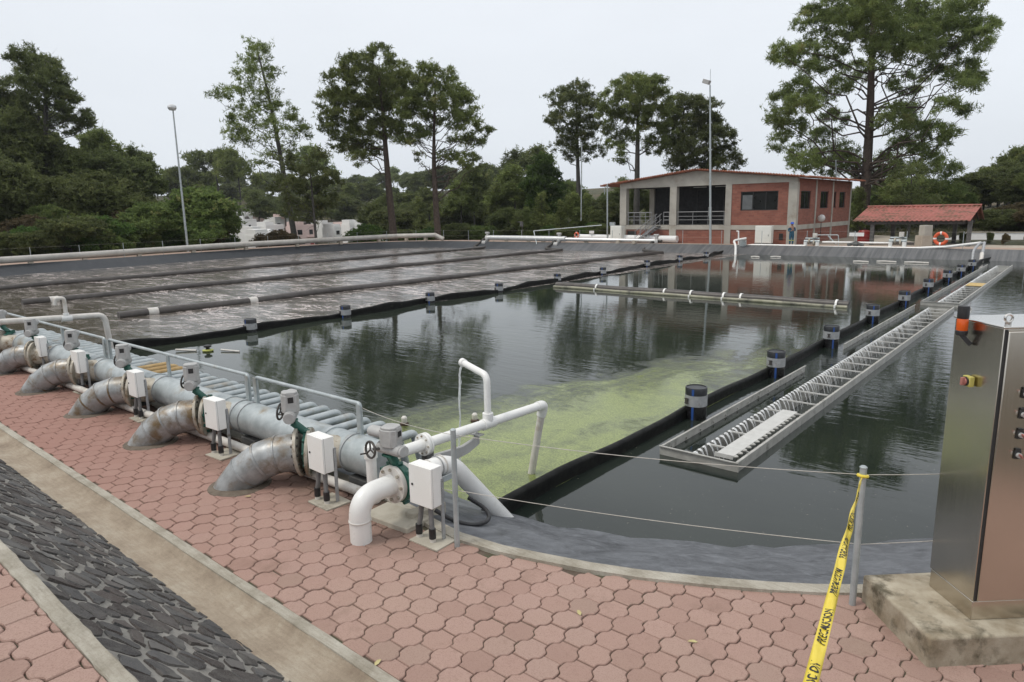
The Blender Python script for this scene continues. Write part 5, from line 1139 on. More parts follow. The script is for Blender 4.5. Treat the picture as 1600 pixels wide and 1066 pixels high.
# ---- red roofed shed
def corr_mat():
    mt, t, p = new_mat('red corrugated sheet'); v = coords(t, (.6, 2, 2), False)
    cc = mix(t, mapr(t, noise(t, v, 2, 5), .35, .65), (.30, .095, .075), (.36, .125, .10)); cc = mix(t, mapr(t, noise(t, v, 1.3, 8, .7, .8), .49, .58, 0, .9), cc, (.12, .065, .035))
    t.links.new(cc, p.inputs['Base Color']); S(p, Roughness=.6); return mt
corr = corr_mat()
sh = thing('open_shed', 'open shed with a red corrugated gable roof on dark posts', 'shed', on_y(1430, 388, 58))
eL, eR = on_y(1332, 345.5, 57), on_y(1516, 344.5, 57); rL, rR = on_y(1357, 323.5, 59.6), on_y(1533, 321, 59.6)
b = MB(); n = 150; rows = []
for k in range(n+1):
    f = k/n; c_ = .035*math.sin(f*math.pi*2*25); e_, r_ = eL.lerp(eR, f), rL.lerp(rR, f); rows.append([e_+Vector((0, 0, c_)), (e_+r_)/2+Vector((0, 0, c_)), r_+Vector((0, 0, c_)), Vector((r_.x, r_.y*2-e_.y, e_.z))+Vector((0, 0, c_))])
b.grid(rows); o = b.build('roof', corr, sh, ang=70); sm = o.modifiers.new('thickness', 'SOLIDIFY'); sm.thickness = .03
b = MB(); b.tube([rL+Vector((-.05, 0, .02)), rR+Vector((.05, 0, .02))], .09, 10); b.build('ridge_cap', corr, sh)
b = MB(); b.bar(eL+Vector((.8, .3, -.16)), eR+Vector((-.3, .3, -.16)), .10, .22); b.bar(Vector((eL.x+.8, 62, eL.z-.16)), Vector((eR.x-.3, 62, eR.z-.16)), .10, .22)
for f in (.1, .5, .95): e_, r_ = eL.lerp(eR, f), rL.lerp(rR, f); b.bar(e_+Vector((0, 0, -.1)), r_+Vector((0, 0, -.1)), .08, .1); b.bar(r_+Vector((0, 0, -.1)), Vector((r_.x, r_.y*2-e_.y, e_.z-.1)), .08, .1)
b.build('roof_frame', dark_iron, sh)
for px, y in ((1361, 57.4), (1393, 61.6), (1489, 61.6), (1512, 57.4)):
    p = on_y(px, 387, y); b = MB(); b.box((p.x, y, .6), (.26, .26, 2.3)); b.build('post', block_conc, sh)
p = on_y(1442, 387, 56); t = thing('stepped_pedestal', 'stepped grey concrete pedestal in front of the shed', 'pedestal', (p.x, 56, 0))
zt_ = on_y(1443, 352, 56).z; zm = on_y(1442, 368, 56).z
b = MB(); b.lathe([(.58, -.3), (.54, zm)], (p.x, 56, 0), 4); b.build('base', path_grey, t, smooth=False, bevel=.02); b = MB(); b.lathe([(.43, zm), (.42, zt_)], (p.x+.08, 56, 0), 4); b.build('shaft', conc_build, t, smooth=False, bevel=.02)
for ch in t.children: ch.rotation_euler.z = R(45) if False else 0
p = on_y(1350, 378, 60); t = thing('red_tank', 'dark red drum shaped tank half hidden behind the white sign', 'tank', (p.x, 60, 0))
b = MB(); b.lathe([(.45, -.2), (.5, -.1), (.5, .4), (.53, .42), (.53, .5), (.5, .52), (.5, .8), (.4, .95), (.0, 1.0)], (p.x, 60, 0), 24); b.build('drum', red_p, t); b = MB(); b.tube([(p.x, 60, .95), (p.x, 60, 1.15)], .1, 12); b.build('filler', dark_iron, t)
# white wall on the right
wl, wr_, wm = on_y(1478, 374, 66), on_y(1640, 362, 66), on_y(1510, 363.5, 66)
t = thing('white_wall', 'low white boundary wall rising behind shrubs at the right', 'wall', (wl.x, 66, 0)); b = MB()
pf = [(wl.x, -.6), (wr_.x+25, -.6), (wr_.x+25, wm.z), (wm.x, wm.z), (wl.x, wl.z)]
b.add([(x, 66, z) for x, z in pf]+[(x, 66.25, z) for x, z in pf], [tuple(range(5)), tuple(reversed(range(5, 10)))]+[(i, (i+1) % 5, 5+(i+1) % 5, 5+i) for i in range(5)]); b.build('masonry', white_p, t, smooth=False)
b = MB(); b.bar(Vector((wm.x, 66.12, wm.z+.03)), Vector((wr_.x+25, 66.12, wm.z+.03)), .34, .07); b.build('coping', kerb_m, t)

# ---- person
def skin_fig(name, chain, mats, loc, rz, parent=None, sub=2):
    """chain: (joint, parent index, radius x, radius y)"""
    bm = bmesh.new(); lay = bm.verts.layers.skin.verify(); vs = [bm.verts.new(c[0]) for c in chain]
    for i, c in enumerate(chain):
        vs[i][lay].radius = (c[2], c[3] if len(c) > 3 else c[2]); vs[i][lay].use_root = (i == 0)
        if c[1] is not None: bm.edges.new((vs[c[1]], vs[i]))
    me = bpy.data.meshes.new(name); bm.to_mesh(me); bm.free(); o = bpy.data.objects.new(name, me); put(o, parent)
    o.modifiers.new('skin', 'SKIN').use_smooth_shade = True; ss_ = o.modifiers.new('subdivision', 'SUBSURF'); ss_.levels = sub; ss_.render_levels = sub
    for mm in mats: me.materials.append(mm)
    o.location = loc; o.rotation_euler.z = rz; return o
overall = simple('blue work overalls', (.020, .075, .13), (.035, .11, .17), 7, .85, 0, .3, 30)
skin_m = simple('skin', (.28, .15, .10), (.32, .18, .12), 6, .5); helmet_m = simple('blue helmet', (.03, .10, .48), (.04, .12, .55), 4, .25); hivis = simple('yellow reflective band', (.45, .55, .08), (.55, .62, .12), 6, .4); boot = simple('black boots', (.015, .015, .015), (.03, .028, .026), 8, .6)
pp = on_y(1236, 383.6, 54.05); PB = Vector((pp.x, 54.05, -.04))
per = thing('person', 'person in blue overalls and helmet standing at the building corner, hands at the chest', 'person', PB)
J = [((0, 0, .92), None, .155, .115), ((0, .0, 1.12), 0, .150, .105), ((0, .01, 1.32), 1, .175, .115), ((0, .01, 1.43), 2, .11, .085), ((0, .0, 1.50), 3, .058, .058), ((0, -.01, 1.57), 4, .075, .085), ((0, -.012, 1.66), 5, .080, .095), ((0, -.01, 1.72), 6, .055, .065),
     ((.19, .01, 1.39), 3, .070, .070), ((.24, .03, 1.12), 8, .052, .052), ((.10, -.20, 1.20), 9, .038, .038), ((.06, -.25, 1.23), 10, .03, .03),
     ((-.19, .01, 1.39), 3, .070, .070), ((-.25, .02, 1.11), 12, .052, .052), ((-.10, -.20, 1.16), 13, .038, .038), ((-.06, -.25, 1.18), 14, .03, .03),
     ((.095, 0, .80), 0, .098, .10), ((.10, -.01, .47), 16, .068, .07), ((.10, .02, .11), 17, .048, .048), ((.11, -.10, .05), 18, .045, .04),
     ((-.095, 0, .80), 0, .098, .10), ((-.105, -.01, .47), 20, .068, .07), ((-.105, .02, .11), 21, .048, .048), ((-.115, -.10, .05), 22, .045, .04)]
RZ = R(35)
skin_fig('body', J, [skin_m], (0, 0, 0), RZ, per)
def clothe(ids, grow, name, mt, remap):
    ch = []
    for n_, i in enumerate(ids):
        c = J[i]; ch.append((c[0], remap[n_], c[2]+grow, (c[3] if len(c) > 3 else c[2])+grow))
    return skin_fig(name, ch, [mt], (0, 0, 0), RZ, per)
clothe([0, 1, 2, 3, 8, 9, 10, 12, 13, 14, 16, 17, 18, 20, 21, 22], .014, 'overalls', overall, [None, 0, 1, 2, 3, 4, 5, 3, 7, 8, 0, 10, 11, 0, 13, 14])
rot = Matrix.Rotation(RZ, 3, 'Z')
b = MB()
for s_ in (1, -1):
    q = rot@Vector((.105*s_, .02, .10)); f_ = rot@Vector((.115*s_, -.15, .04)); b.tube([PB+q, PB+rot@Vector((.107*s_, .02, .03))], .062, 12); b.tube([PB+rot@Vector((.107*s_, .05, .045)), PB+f_], [.055, .045], 12)
b.build('boots', boot, per)
b = MB(); b.lathe([(.125, 0), (.128, .02), (.125, .07), (.10, .125), (.05, .15), (0, .155)], PB+rot@Vector((0, -.01, 1.66)), 24); b.lathe([(.155, -.004), (.15, .012), (.10, .016)], PB+rot@Vector((0, -.03, 1.665)), 24); b.build('helmet', helmet_m, per)
b = MB()
for z_, ids in ((.40, 1), (1.18, 0)):
    if ids:
        for s_ in (1, -1): c = PB+rot@Vector((.103*s_, 0, z_)); b.hollow(c, c+Vector((0, 0, .06)), .07, .083, 16)
b.build('reflective_band', hivis, per)
b = MB(); c = PB+rot@Vector((0, -.10, 1.63))
for s_ in (1, -1): b.ball(PB+rot@Vector((.03*s_, -.103, 1.645)), .011, 8, 6); b.ball(PB+rot@Vector((.086*s_, -.01, 1.62)), (.014, .02, .03), 8, 6)
b.ball(PB+rot@Vector((0, -.112, 1.615)), (.013, .016, .02), 8, 6); b.build('face', skin_m, per)
for s_ in (1, -1):
    b = MB(); w_ = Vector((.055*s_, -.255, 1.205))
    b.tube([PB+rot@(w_+Vector((.02*s_, .03, 0))), PB+rot@(w_+Vector((-.01*s_, -.02, .005)))], [.030, .034], 10)
    for k in range(4): b.tube([PB+rot@(w_+Vector((-.01*s_, -.02, .03-.019*k))), PB+rot@(w_+Vector((-.05*s_, -.04, .03-.019*k))), PB+rot@(w_+Vector((-.06*s_, -.015, .028-.019*k)))], .009, 6)
    b.tube([PB+rot@(w_+Vector((.0, .0, .03))), PB+rot@(w_+Vector((-.03*s_, .0, .055)))], .010, 6); b.build('hand', skin_m, per)

# ================================================================== TREES, SHRUBS, HOUSES
RNG = np.random.default_rng(21)
def tri_mesh(name, V, mt, tint):
    """V: (n,3,3) separate leaf faces"""
    n = len(V); me = bpy.data.meshes.new(name); me.vertices.add(n*3); me.vertices.foreach_set('co', V.reshape(-1).astype(np.float32)); me.loops.add(n*3); me.loops.foreach_set('vertex_index', np.arange(n*3, dtype=np.int32))
    me.polygons.add(n); me.polygons.foreach_set('loop_start', np.arange(0, n*3, 3, dtype=np.int32)); me.polygons.foreach_set('loop_total', np.full(n, 3, dtype=np.int32)); me.update(calc_edges=True)
    at = me.attributes.new('tint', 'FLOAT', 'POINT'); at.data.foreach_set('value', np.repeat(tint, 3).astype(np.float32)); me.materials.append(mt); me.validate(); return me
def unit(a): return a/np.maximum(np.linalg.norm(a, axis=-1, keepdims=True), 1e-9)
def tufts(c, tint, size, per, width, upb=.25, rng=RNG):
    """per narrow leaf faces fanning out of every tuft centre"""
    n = len(c); d = unit(rng.normal(size=(n, per, 3))+np.array([0, 0, upb])); s = unit(np.cross(d, rng.normal(size=(n, per, 3)))); L = size*rng.uniform(.6, 1.25, (n, per, 1)); p = c[:, None, :]+rng.normal(size=(n, per, 3))*size*.18
    V = np.stack([p-s*width/2, p+s*width/2, p+d*L+s*width*.15], 2).reshape(-1, 3, 3); tt = np.clip(np.repeat(tint, per)+rng.normal(size=n*per)*.10, 0, 1); return V, tt
def crown_points(blobs, dens, rng, flat=.8, gap=.0, spread=.34):
    """blobs (x,y,z,r[,rz]) -> clump by clump tuft centres, denser on the outside"""
    C, T = [], []
    for bl in blobs:
        r = bl[3]; rz = bl[4] if len(bl) > 4 else r*flat; n = max(3, int(dens*r*r)); d = unit(rng.normal(size=(n, 3))+np.array([0, 0, .35])); q = rng.uniform(.45, 1, (n, 1))**.5; cc = np.array(bl[:3])+d*q*np.array([r, r, rz])
        tn_ = np.clip(rng.normal(.42, .25, n), 0, 1); m_ = rng.integers(9, 20, n); sp_ = spread*rng.uniform(.6, 1.3, n)
        idx = np.repeat(np.arange(n), m_); C.append(cc[idx]+rng.normal(size=(len(idx), 3))*sp_[idx][:, None]*np.array([1, 1, .62])); T.append(tn_[idx])
    return np.concatenate(C), np.concatenate(T)
def wander(a, c, n, w, rng):
    a, c = np.array(a, float), np.array(c, float); P = [a+(c-a)*k/n for k in range(n+1)]; L = np.linalg.norm(c-a)
    for k in range(1, n): P[k] = P[k]+rng.normal(size=3)*w*L
    return P
def limbs(b, trunk, blobs, r0, rng, per=1, thin=1.0):
    """boughs from the trunk line out to every leaf mass"""
    tz = np.array([p[2] for p in trunk]); T = np.array(trunk)
    for bl in blobs:
        for k in range(per):
            tgt = np.array(bl[:3])+rng.normal(size=3)*bl[3]*.35; hd = math.hypot(tgt[0]-np.interp(tgt[2], tz, T[:, 0]), tgt[1]-np.interp(tgt[2], tz, T[:, 1])); z = min(tz[-1]*.97, max(tz[0]+(tz[-1]-tz[0])*.22, tgt[2]-hd*rng.uniform(.35, .8)))
            st_p = np.array([np.interp(z, tz, T[:, i]) for i in range(3)]); rr_ = max(.03, r0*(1-.75*(z-tz[0])/(tz[-1]-tz[0]+1e-6))*.26*thin)
            P = wander(st_p, tgt, 5, .06, rng)
            for i in range(1, 5): P[i][2] -= .06*hd*math.sin(i/5*math.pi)*rng.uniform(-.3, 1)
            b.tube([Vector(p) for p in P], [rr_*(1-.8*i/5) for i in range(6)], 6, cap=False)
            for j in (2, 3, 4):
                e_ = P[j]+rng.normal(size=3)*bl[3]*.55; b.tube([Vector(p) for p in wander(P[j], e_, 3, .08, rng)], [rr_*.45*(1-.8*i/3) for i in range(4)], 5, cap=False)
def hero_tree(name, label, cat, base, trunk_px, blobs_px, dist, r0, leaf, bark_m, seed, dens=5.2, size=.36, width=.085, per=8, depth=.75, spread=.36, flat=.75, lper=1):
    """blobs given in picture columns and rows are set out in real metres at the tree's own distance"""
    rng = np.random.default_rng(seed); c0 = base; cen = aim(trunk_px[0][0], 330, dist); vd = Vector((cen.x, cen.y, 0)).normalized(); sc_ = dist/1067.
    tr = [np.array(aim(px, py, dist)-c0) for px, py in trunk_px]; tr[0] = np.array((0, 0, -.4)); bl = []
    wmax = max(abs(q[0]-np.mean([z[0] for z in blobs_px])) for q in blobs_px)*sc_+1
    for q in blobs_px:
        p = aim(q[0], q[1], dist)-c0; off = abs(q[0]-trunk_px[len(trunk_px)//2][0])*sc_; dm = math.sqrt(max(0, wmax**2-off**2))*depth
        p = p+vd*rng.uniform(-1, 1)*dm; bl.append((p.x, p.y, p.z, q[2]*sc_))
    t = thing(name, label, cat, c0); b = MB(); n = len(tr); zz = np.linspace(0, n-1, 14); pts = [Vector([np.interp(z, range(n), [q[i] for q in tr]) for i in range(3)]) for z in zz]
    b.tube(pts, [r0*(1.25 if i == 0 else 1)*(1-.78*i/13) for i in range(14)], 12); limbs(b, [np.array(p) for p in pts], bl, r0, rng, lper); b.build('trunk', bark_m, t, world=False)
    C, T = crown_points([(q[0], q[1], q[2], q[3]*1.08) for q in bl], dens*1.9, rng, flat, spread=spread*.80); V, tt = tufts(C, T, size, per, width, .3, rng); o = bpy.data.objects.new('crown', tri_mesh('crown', V, leaf, tt)); put(o, t); return t
def gbase(px, dist):
    p = aim(px, 340, dist); return Vector((p.x, p.y, ground(p.x, p.y)-.05))
H = hero_tree
H('pine_tree', 'tall sparse pine with a leaning trunk and open layered branches, left of centre', 'tree', gbase(462, 84), [(462, 362), (448, 300), (434, 220), (420, 150), (400, 70)],
  [(396, 68, 13), (388, 88, 17), (412, 92, 14), (378, 112, 14), (404, 122, 18), (430, 118, 12), (366, 142, 15), (395, 150, 18), (425, 150, 16), (352, 148, 13), (372, 168, 12), (440, 172, 18), (410, 182, 18), (460, 190, 17), (382, 194, 19), (365, 206, 14), (430, 208, 18), (470, 212, 14), (400, 222, 17), (375, 214, 15), (448, 226, 14), (480, 208, 9), (336, 148, 8), (420, 245, 16), (395, 252, 12)], 84, .36, pine_leaf, bark_grey, 1, dens=3.0, spread=.42, per=6, width=.085)
H('pine_tree', 'broad rounded pine with a reddish leaning trunk, left of a twin crown in the middle', 'tree', gbase(615, 80), [(615, 366), (608, 300), (603, 240), (598, 170), (590, 105)],
  [(588, 102, 26), (560, 112, 26), (615, 108, 26), (535, 135, 24), (570, 140, 30), (605, 138, 30), (632, 138, 24), (518, 160, 22), (545, 170, 28), (580, 172, 30), (615, 172, 26), (640, 168, 20), (515, 190, 18), (535, 200, 22), (565, 205, 24), (600, 200, 20), (548, 228, 20), (575, 235, 20), (530, 222, 14), (560, 250, 12), (618, 205, 16)], 80, .46, pine_leaf, bark, 2, dens=4.6, depth=.8)
H('pine_tree', 'flat topped pine with spreading forked boughs, right of the rounded pine in the middle', 'tree', gbase(684, 78), [(684, 368), (681, 320), (678, 260), (678, 215), (680, 130)],
  [(668, 125, 18), (690, 130, 22), (712, 145, 22), (650, 145, 20), (675, 155, 26), (700, 168, 26), (728, 165, 20), (645, 175, 22), (668, 188, 22), (720, 195, 20), (738, 190, 13), (640, 205, 18), (660, 215, 16), (750, 212, 16), (735, 222, 14), (715, 215, 12), (632, 225, 12), (760, 206, 8), (655, 245, 9), (700, 246, 14), (728, 252, 13), (745, 250, 10)], 78, .40, pine_leaf, bark, 3, dens=4.0, depth=.7, lper=2)
H('pine_tree', 'narrow tall pine with a rounded top, leftmost of three behind the brick building', 'tree', gbase(902, 96), [(904, 372), (904, 300), (902, 230), (900, 140)],
  [(888, 142, 17), (905, 143, 19), (922, 152, 15), (872, 158, 16), (895, 165, 22), (920, 172, 19), (866, 182, 14), (885, 190, 20), (910, 195, 20), (930, 192, 14), (858, 190, 9), (880, 212, 18), (905, 220, 18), (925, 218, 14), (892, 238, 15), (915, 242, 14), (935, 235, 10), (870, 228, 10)], 96, .42, dark_leaf, bark_grey, 4, dens=3.6)
H('pine_tree', 'tallest domed pine with a straight dark trunk, middle of three behind the brick building', 'tree', gbase(994, 90), [(994, 376), (995, 310), (996, 240), (997, 180), (996, 125)],
  [(985, 128, 17), (1004, 127, 18), (968, 140, 18), (1020, 138, 18), (995, 145, 24), (955, 158, 18), (978, 165, 22), (1010, 162, 24), (1032, 158, 16), (945, 176, 16), (965, 185, 20), (995, 185, 20), (1025, 182, 20), (1046, 176, 14), (955, 205, 16), (980, 212, 16), (1012, 208, 18), (1038, 204, 16), (958, 228, 12), (975, 240, 10), (1020, 230, 14), (1040, 225, 10), (965, 252, 8)], 90, .46, pine_leaf, bark_grey, 5, dens=4.0, depth=.7)
H('pine_tree', 'dense dark pine sloping down to the right, rightmost of three behind the brick building', 'tree', gbase(1078, 94), [(1066, 376), (1066, 300), (1066, 240), (1068, 170)],
  [(1062, 162, 17), (1082, 168, 20), (1104, 172, 18), (1050, 180, 16), (1075, 190, 24), (1102, 195, 22), (1118, 188, 13), (1060, 210, 22), (1088, 218, 26), (1115, 215, 20), (1132, 210, 12), (1050, 232, 20), (1075, 242, 22), (1105, 244, 24), (1130, 240, 18), (1142, 218, 9), (1146, 252, 13), (1120, 262, 16), (1090, 262, 18), (1055, 258, 15), (1154, 258, 8)], 94, .44, dark_leaf, bark_grey, 6, dens=4.6)
H('pine_tree', 'huge spreading pine with a thick brown trunk and crooked boughs, right of the brick building', 'tree', gbase(1348, 84), [(1346, 380), (1352, 300), (1356, 240), (1360, 170), (1362, 90), (1366, 0), (1368, -40)],
  [(1330, -20, 28), (1370, -25, 30), (1410, -10, 30), (1440, -22, 24), (1300, 12, 24), (1340, 18, 30), (1385, 22, 32), (1430, 18, 30), (1475, 10, 24), (1510, 18, 22), (1275, 45, 24), (1315, 52, 28), (1360, 58, 28), (1405, 58, 28), (1450, 55, 26), (1495, 50, 24), (1535, 48, 18), (1255, 72, 22), (1292, 85, 24), (1335, 95, 22), (1385, 95, 24), (1430, 92, 24), (1475, 80, 20), (1520, 72, 18), (1235, 98, 18), (1225, 88, 12), (1270, 112, 16), (1420, 118, 20), (1465, 112, 16), (1505, 112, 18), (1520, 118, 12), (1490, 130, 14), (1500, 150, 13), (1250, 150, 20), (1280, 150, 18), (1230, 165, 18), (1310, 140, 16), (1262, 178, 22), (1300, 182, 20), (1222, 190, 16), (1240, 205, 20), (1280, 212, 20), (1215, 222, 14), (1250, 236, 20), (1290, 242, 18), (1320, 232, 18), (1262, 258, 18), (1300, 262, 16), (1330, 262, 16), (1415, 165, 20), (1395, 190, 22), (1430, 200, 20), (1465, 178, 14), (1500, 178, 12), (1455, 212, 18), (1480, 222, 12), (1410, 232, 22), (1445, 248, 20), (1385, 252, 20), (1475, 262, 16), (1420, 272, 18), (1490, 268, 10), (1375, 280, 18), (1400, 300, 18)], 84, .62, pine_leaf, bark, 7, dens=4.3, size=.40, width=.08, depth=.62, spread=.40)
H('umbrella_pine', 'tall umbrella shaped pine rising above the dense wood at the left', 'tree', gbase(70, 92), [(70, 350), (70, 290), (71, 210), (72, 150), (70, 100)],
  [(40, 92, 16), (60, 90, 18), (25, 98, 12), (78, 98, 14), (50, 108, 18), (85, 112, 12), (60, 128, 20), (85, 132, 18), (40, 140, 14), (100, 140, 12), (70, 152, 20), (95, 158, 18), (50, 165, 14), (110, 168, 14), (85, 178, 20), (120, 182, 14), (132, 188, 13), (60, 188, 14), (105, 196, 15), (140, 196, 8)], 92, .40, dark_leaf, bark_grey, 8, dens=4.2)
H('umbrella_pine', 'second trunk of pine close beside the umbrella pine, crown hidden in the wood', 'tree', gbase(58, 95), [(56, 350), (58, 280), (60, 200), (62, 150)], [(10, 140, 22), (0, 165, 24), (25, 175, 20), (-20, 150, 24), (15, 205, 24), (40, 210, 18), (60, 175, 12), (-10, 200, 22)], 95, .32, dark_leaf, bark_grey, 9, dens=4)
H('young_tree', 'two thin dark trunks with drooping dark foliage left of the rounded pine', 'tree', gbase(492, 74), [(494, 378), (490, 330), (486, 280), (482, 245)],
  [(470, 255, 22), (495, 250, 18), (455, 275, 22), (485, 280, 26), (512, 278, 18), (445, 298, 18), (475, 308, 24), (505, 305, 22), (460, 325, 18), (520, 315, 16), (490, 332, 18), (440, 245, 14)], 74, .16, dark_leaf, bark_grey, 10, dens=2.0, size=.36, width=.12, lper=2)
H('leafy_tree', 'bright green rounded tree standing out among the dark wood left of the building', 'tree', gbase(852, 98), [(850, 365), (850, 310), (852, 262)], [(850, 255, 13), (842, 272, 17), (862, 274, 15), (835, 292, 17), (855, 296, 20), (872, 298, 14), (840, 315, 16), (862, 320, 18)], 98, .2, lime_leaf, bark_grey, 11, dens=6.5, size=.34, width=.2, per=5)
H('bare_branched_tree', 'small open branched tree behind the shed roof', 'tree', gbase(1420, 72), [(1424, 375), (1424, 330), (1424, 290), (1424, 262)], [(1410, 262, 12), (1435, 268, 12), (1402, 285, 12), (1445, 290, 13), (1425, 300, 12), (1400, 308, 12), (1450, 312, 13)], 72, .14, dark_leaf, bark_grey, 12, dens=3, lper=2)

# ---- kinds of forest tree and shrub, built once and repeated
def kind_tree(name, h, style, leaf, bark_m, seed, cat='tree'):
    rng = np.random.default_rng(seed); t = thing(name, '', cat, (0, 0, 0)); bl = []
    if style == 'pine':
        for k in range(16): z = h*(.5+.46*k/15); r = h*.17*(1-.55*(k/15)**2)*rng.uniform(.7, 1.2); a = rng.uniform(0, 6.28); o = h*.17*(1-.75*k/15)*rng.uniform(.3, 1.2); bl.append((o*math.cos(a), o*math.sin(a), z, r*.8, r*.5))
    elif style == 'umbrella':
        for k in range(14): a = rng.uniform(0, 6.28); o = h*.22*math.sqrt(rng.random()); bl.append((o*math.cos(a), o*math.sin(a), h*(.93-.16*(o/(h*.22))**2-rng.uniform(0, .22)), h*.105, h*.055))
    elif style == 'cone':
        for k in range(16): f = k/15; a = rng.uniform(0, 6.28); o = h*.16*(1-f)*rng.uniform(.4, 1.1); bl.append((o*math.cos(a), o*math.sin(a), h*(.16+.80*f), h*.13*(1.05-.8*f), h*.10*(1.05-.7*f)))
    elif style == 'round':
        for k in range(18): d = unit(rng.normal(size=3)); bl.append((d[0]*h*.25, d[1]*h*.25, h*(.58+.25*d[2]), h*.16))
    else:
        for k in range(12): d = unit(rng.normal(size=3)); bl.append((d[0]*h*.38, d[1]*h*.38, h*(.46+.30*d[2]), h*.24))
    b = MB(); q = h*.014+.03; b.tube([Vector(p) for p in wander((0, 0, -.6), (rng.uniform(-.03, .03)*h, 0, h*.9), 6, .008, rng)], [q*(1-.13*i) for i in range(7)], 7)
    limbs(b, [np.array((0, 0, h*.9*i/6)) for i in range(7)], bl[::2], q, rng); b.build('trunk', bark_m, t, world=False)
    k = h/11; C, T = crown_points(bl, 5.0/(k*k)*1.25, rng, .75, spread=.42*k)
    V, tt = tufts(C, T, .42*k, 7, .12*k if style in ('pine', 'umbrella', 'cone') else .19*k, .25, rng); o = bpy.data.objects.new('crown', tri_mesh('crown', V, leaf, tt)); put(o, t); t['h'] = h; return t
KT = {'pine1': kind_tree('forest_pine', 11, 'pine', dark_leaf, bark_grey, 31), 'pine2': kind_tree('forest_pine', 11, 'pine', pine_leaf, bark_grey, 32), 'pine3': kind_tree('forest_pine', 11, 'pine', dark_leaf, bark, 33),
      'umb1': kind_tree('umbrella_pine', 11, 'umbrella', dark_leaf, bark_grey, 34), 'umb2': kind_tree('umbrella_pine', 11, 'umbrella', pine_leaf, bark_grey, 35), 'cone1': kind_tree('young_pine', 8, 'cone', pine_leaf, bark_grey, 36),
      'round1': kind_tree('broadleaf_tree', 9, 'round', dark_leaf, bark_grey, 37), 'round2': kind_tree('broadleaf_tree', 9, 'round', broad_leaf, bark_grey, 38), 'round3': kind_tree('broadleaf_tree', 9, 'round', dark_leaf, bark, 39),
      'bush1': kind_tree('shrub', 4, 'bush', broad_leaf, bark_grey, 41, 'shrub'), 'bush2': kind_tree('shrub', 4, 'bush', dark_leaf, bark_grey, 42, 'shrub'), 'bush3': kind_tree('shrub', 4, 'bush', lime_leaf, bark_grey, 43, 'shrub'), 'bush4': kind_tree('dry_brush', 4, 'bush', dry_leaf, bark_grey, 44, 'shrub')}
used = {}
def plant(kind, px, dist, top, label, group, seed, wide=1.0, hmax=None):
    base = gbase(px, dist); z = aim(px, top, dist).z; h = max(1.0, z-base.z)
    if hmax: h = min(h, hmax)
    src = KT[kind]; o = src if kind not in used else copy_tree(src); used[kind] = 1
    s = h/src['h']; o.location = base; rr_ = random.Random(seed); o.rotation_euler.z = rr_.uniform(0, 6.28); o.scale = (s*wide, s*wide, s); o['label'] = label; o['group'] = group; return o
BANK = ([-200, 0, 170, 340, 500, 620, 690, 1000, 1240, 1540, 1700], [53, 55.6, 59, 66.5, 71.2, 74.6, 72.8, 61.6, 56.5, 53.5, 53.5])
def zone(n, px, dist, top, kinds, label, group, seed, jit=40, wide=(.9, 1.3), hr=None):
    rg = random.Random(seed)
    for i in range(n):
        x = px[0]+(px[1]-px[0])*(i+rg.random())/n; d = rg.uniform(*dist) if dist[0] > 30 else np.interp(x, *BANK)+rg.uniform(*dist); tp = 0 if hr else np.interp(x, top[0], top[1])+rg.uniform(0, jit)
        k = rg.choice(kinds); nm = KT[k].name.split('.')[0].replace('_', ' ')
        b_ = gbase(x, d)
        if hr:
            hh = rg.uniform(*hr); p = Vector((b_.x, b_.y, b_.z+hh)); tp2 = None
            src_h = hh; o = plant(k, x, d, -300, label.format(nm), group.format(nm), seed*991+i, rg.uniform(*wide), hmax=hh)
        else: o = plant(k, x, d, tp, label.format(nm), group.format(nm), seed*991+i, rg.uniform(*wide), hmax=17)
LT = ([-90, 0, 60, 110, 150, 200, 232], [120, 140, 180, 205, 215, 222, 250])
zone(34, (-90, 225), (88, 112), LT, ['round1', 'round3', 'pine1', 'pine3', 'umb1'], 'dark {} in the dense wood on the left hillside', '{}s of the dense left hillside wood', 1, 45)
zone(26, (-80, 235), (74, 88), ([-90, 0, 100, 200, 240], [190, 215, 250, 262, 285]), ['round1', 'round3', 'pine1', 'round1'], 'dark {} at the front of the left hillside wood', '{}s at the front of the left hillside wood', 2, 60)
zone(100, (180, 800), (235, 390), None, ['pine1', 'pine2', 'umb1', 'umb2', 'round1', 'round3'], 'small distant {} on the wooded ridge in the middle', 'distant {}s on the middle ridge', 3, hr=(8, 13), wide=(1.0, 1.5))
zone(18, (400, 610), (165, 225), ([420, 560, 700], [292, 296, 290]), ['pine1', 'round1', 'round3', 'pine3'], 'dark {} behind the white houses', '{}s behind the white houses', 41, 30, (1.0, 1.5))
zone(34, (590, 770), (105, 200), ([420, 560, 700, 780], [300, 298, 290, 280]), ['pine1', 'round1', 'round3', 'pine3', 'cone1'], 'dark {} on the slope behind the two big middle pines', '{}s on the slope behind the middle pines', 4, 40, (1.0, 1.5))
zone(40, (700, 985), (105, 200), ([690, 780, 830, 900, 985], [258, 250, 262, 275, 268]), ['pine1', 'pine2', 'cone1', 'round1', 'round2', 'umb1'], '{} on the wooded slope left of the brick building', '{}s on the slope left of the building', 5, 60, (.9, 1.4))
zone(18, (770, 975), (76, 92), ([770, 850, 975], [318, 300, 292]), ['cone1', 'cone1', 'pine2', 'round1', 'bush2'], '{} close behind the far bank, left of the brick building', '{}s close behind the far bank', 6, 45, (1.0, 1.4))
zone(14, (960, 1180), (96, 130), ([960, 1060, 1180], [284, 280, 286]), ['round1', 'pine1', 'cone1'], '{} showing behind the brick building', '{}s behind the building', 7, 18)
zone(30, (1320, 1520), (80, 118), ([1320, 1400, 1520], [290, 268, 285]), ['round1', 'round2', 'pine1', 'cone1'], '{} behind the red roofed shed', '{}s behind the shed', 8, 40)
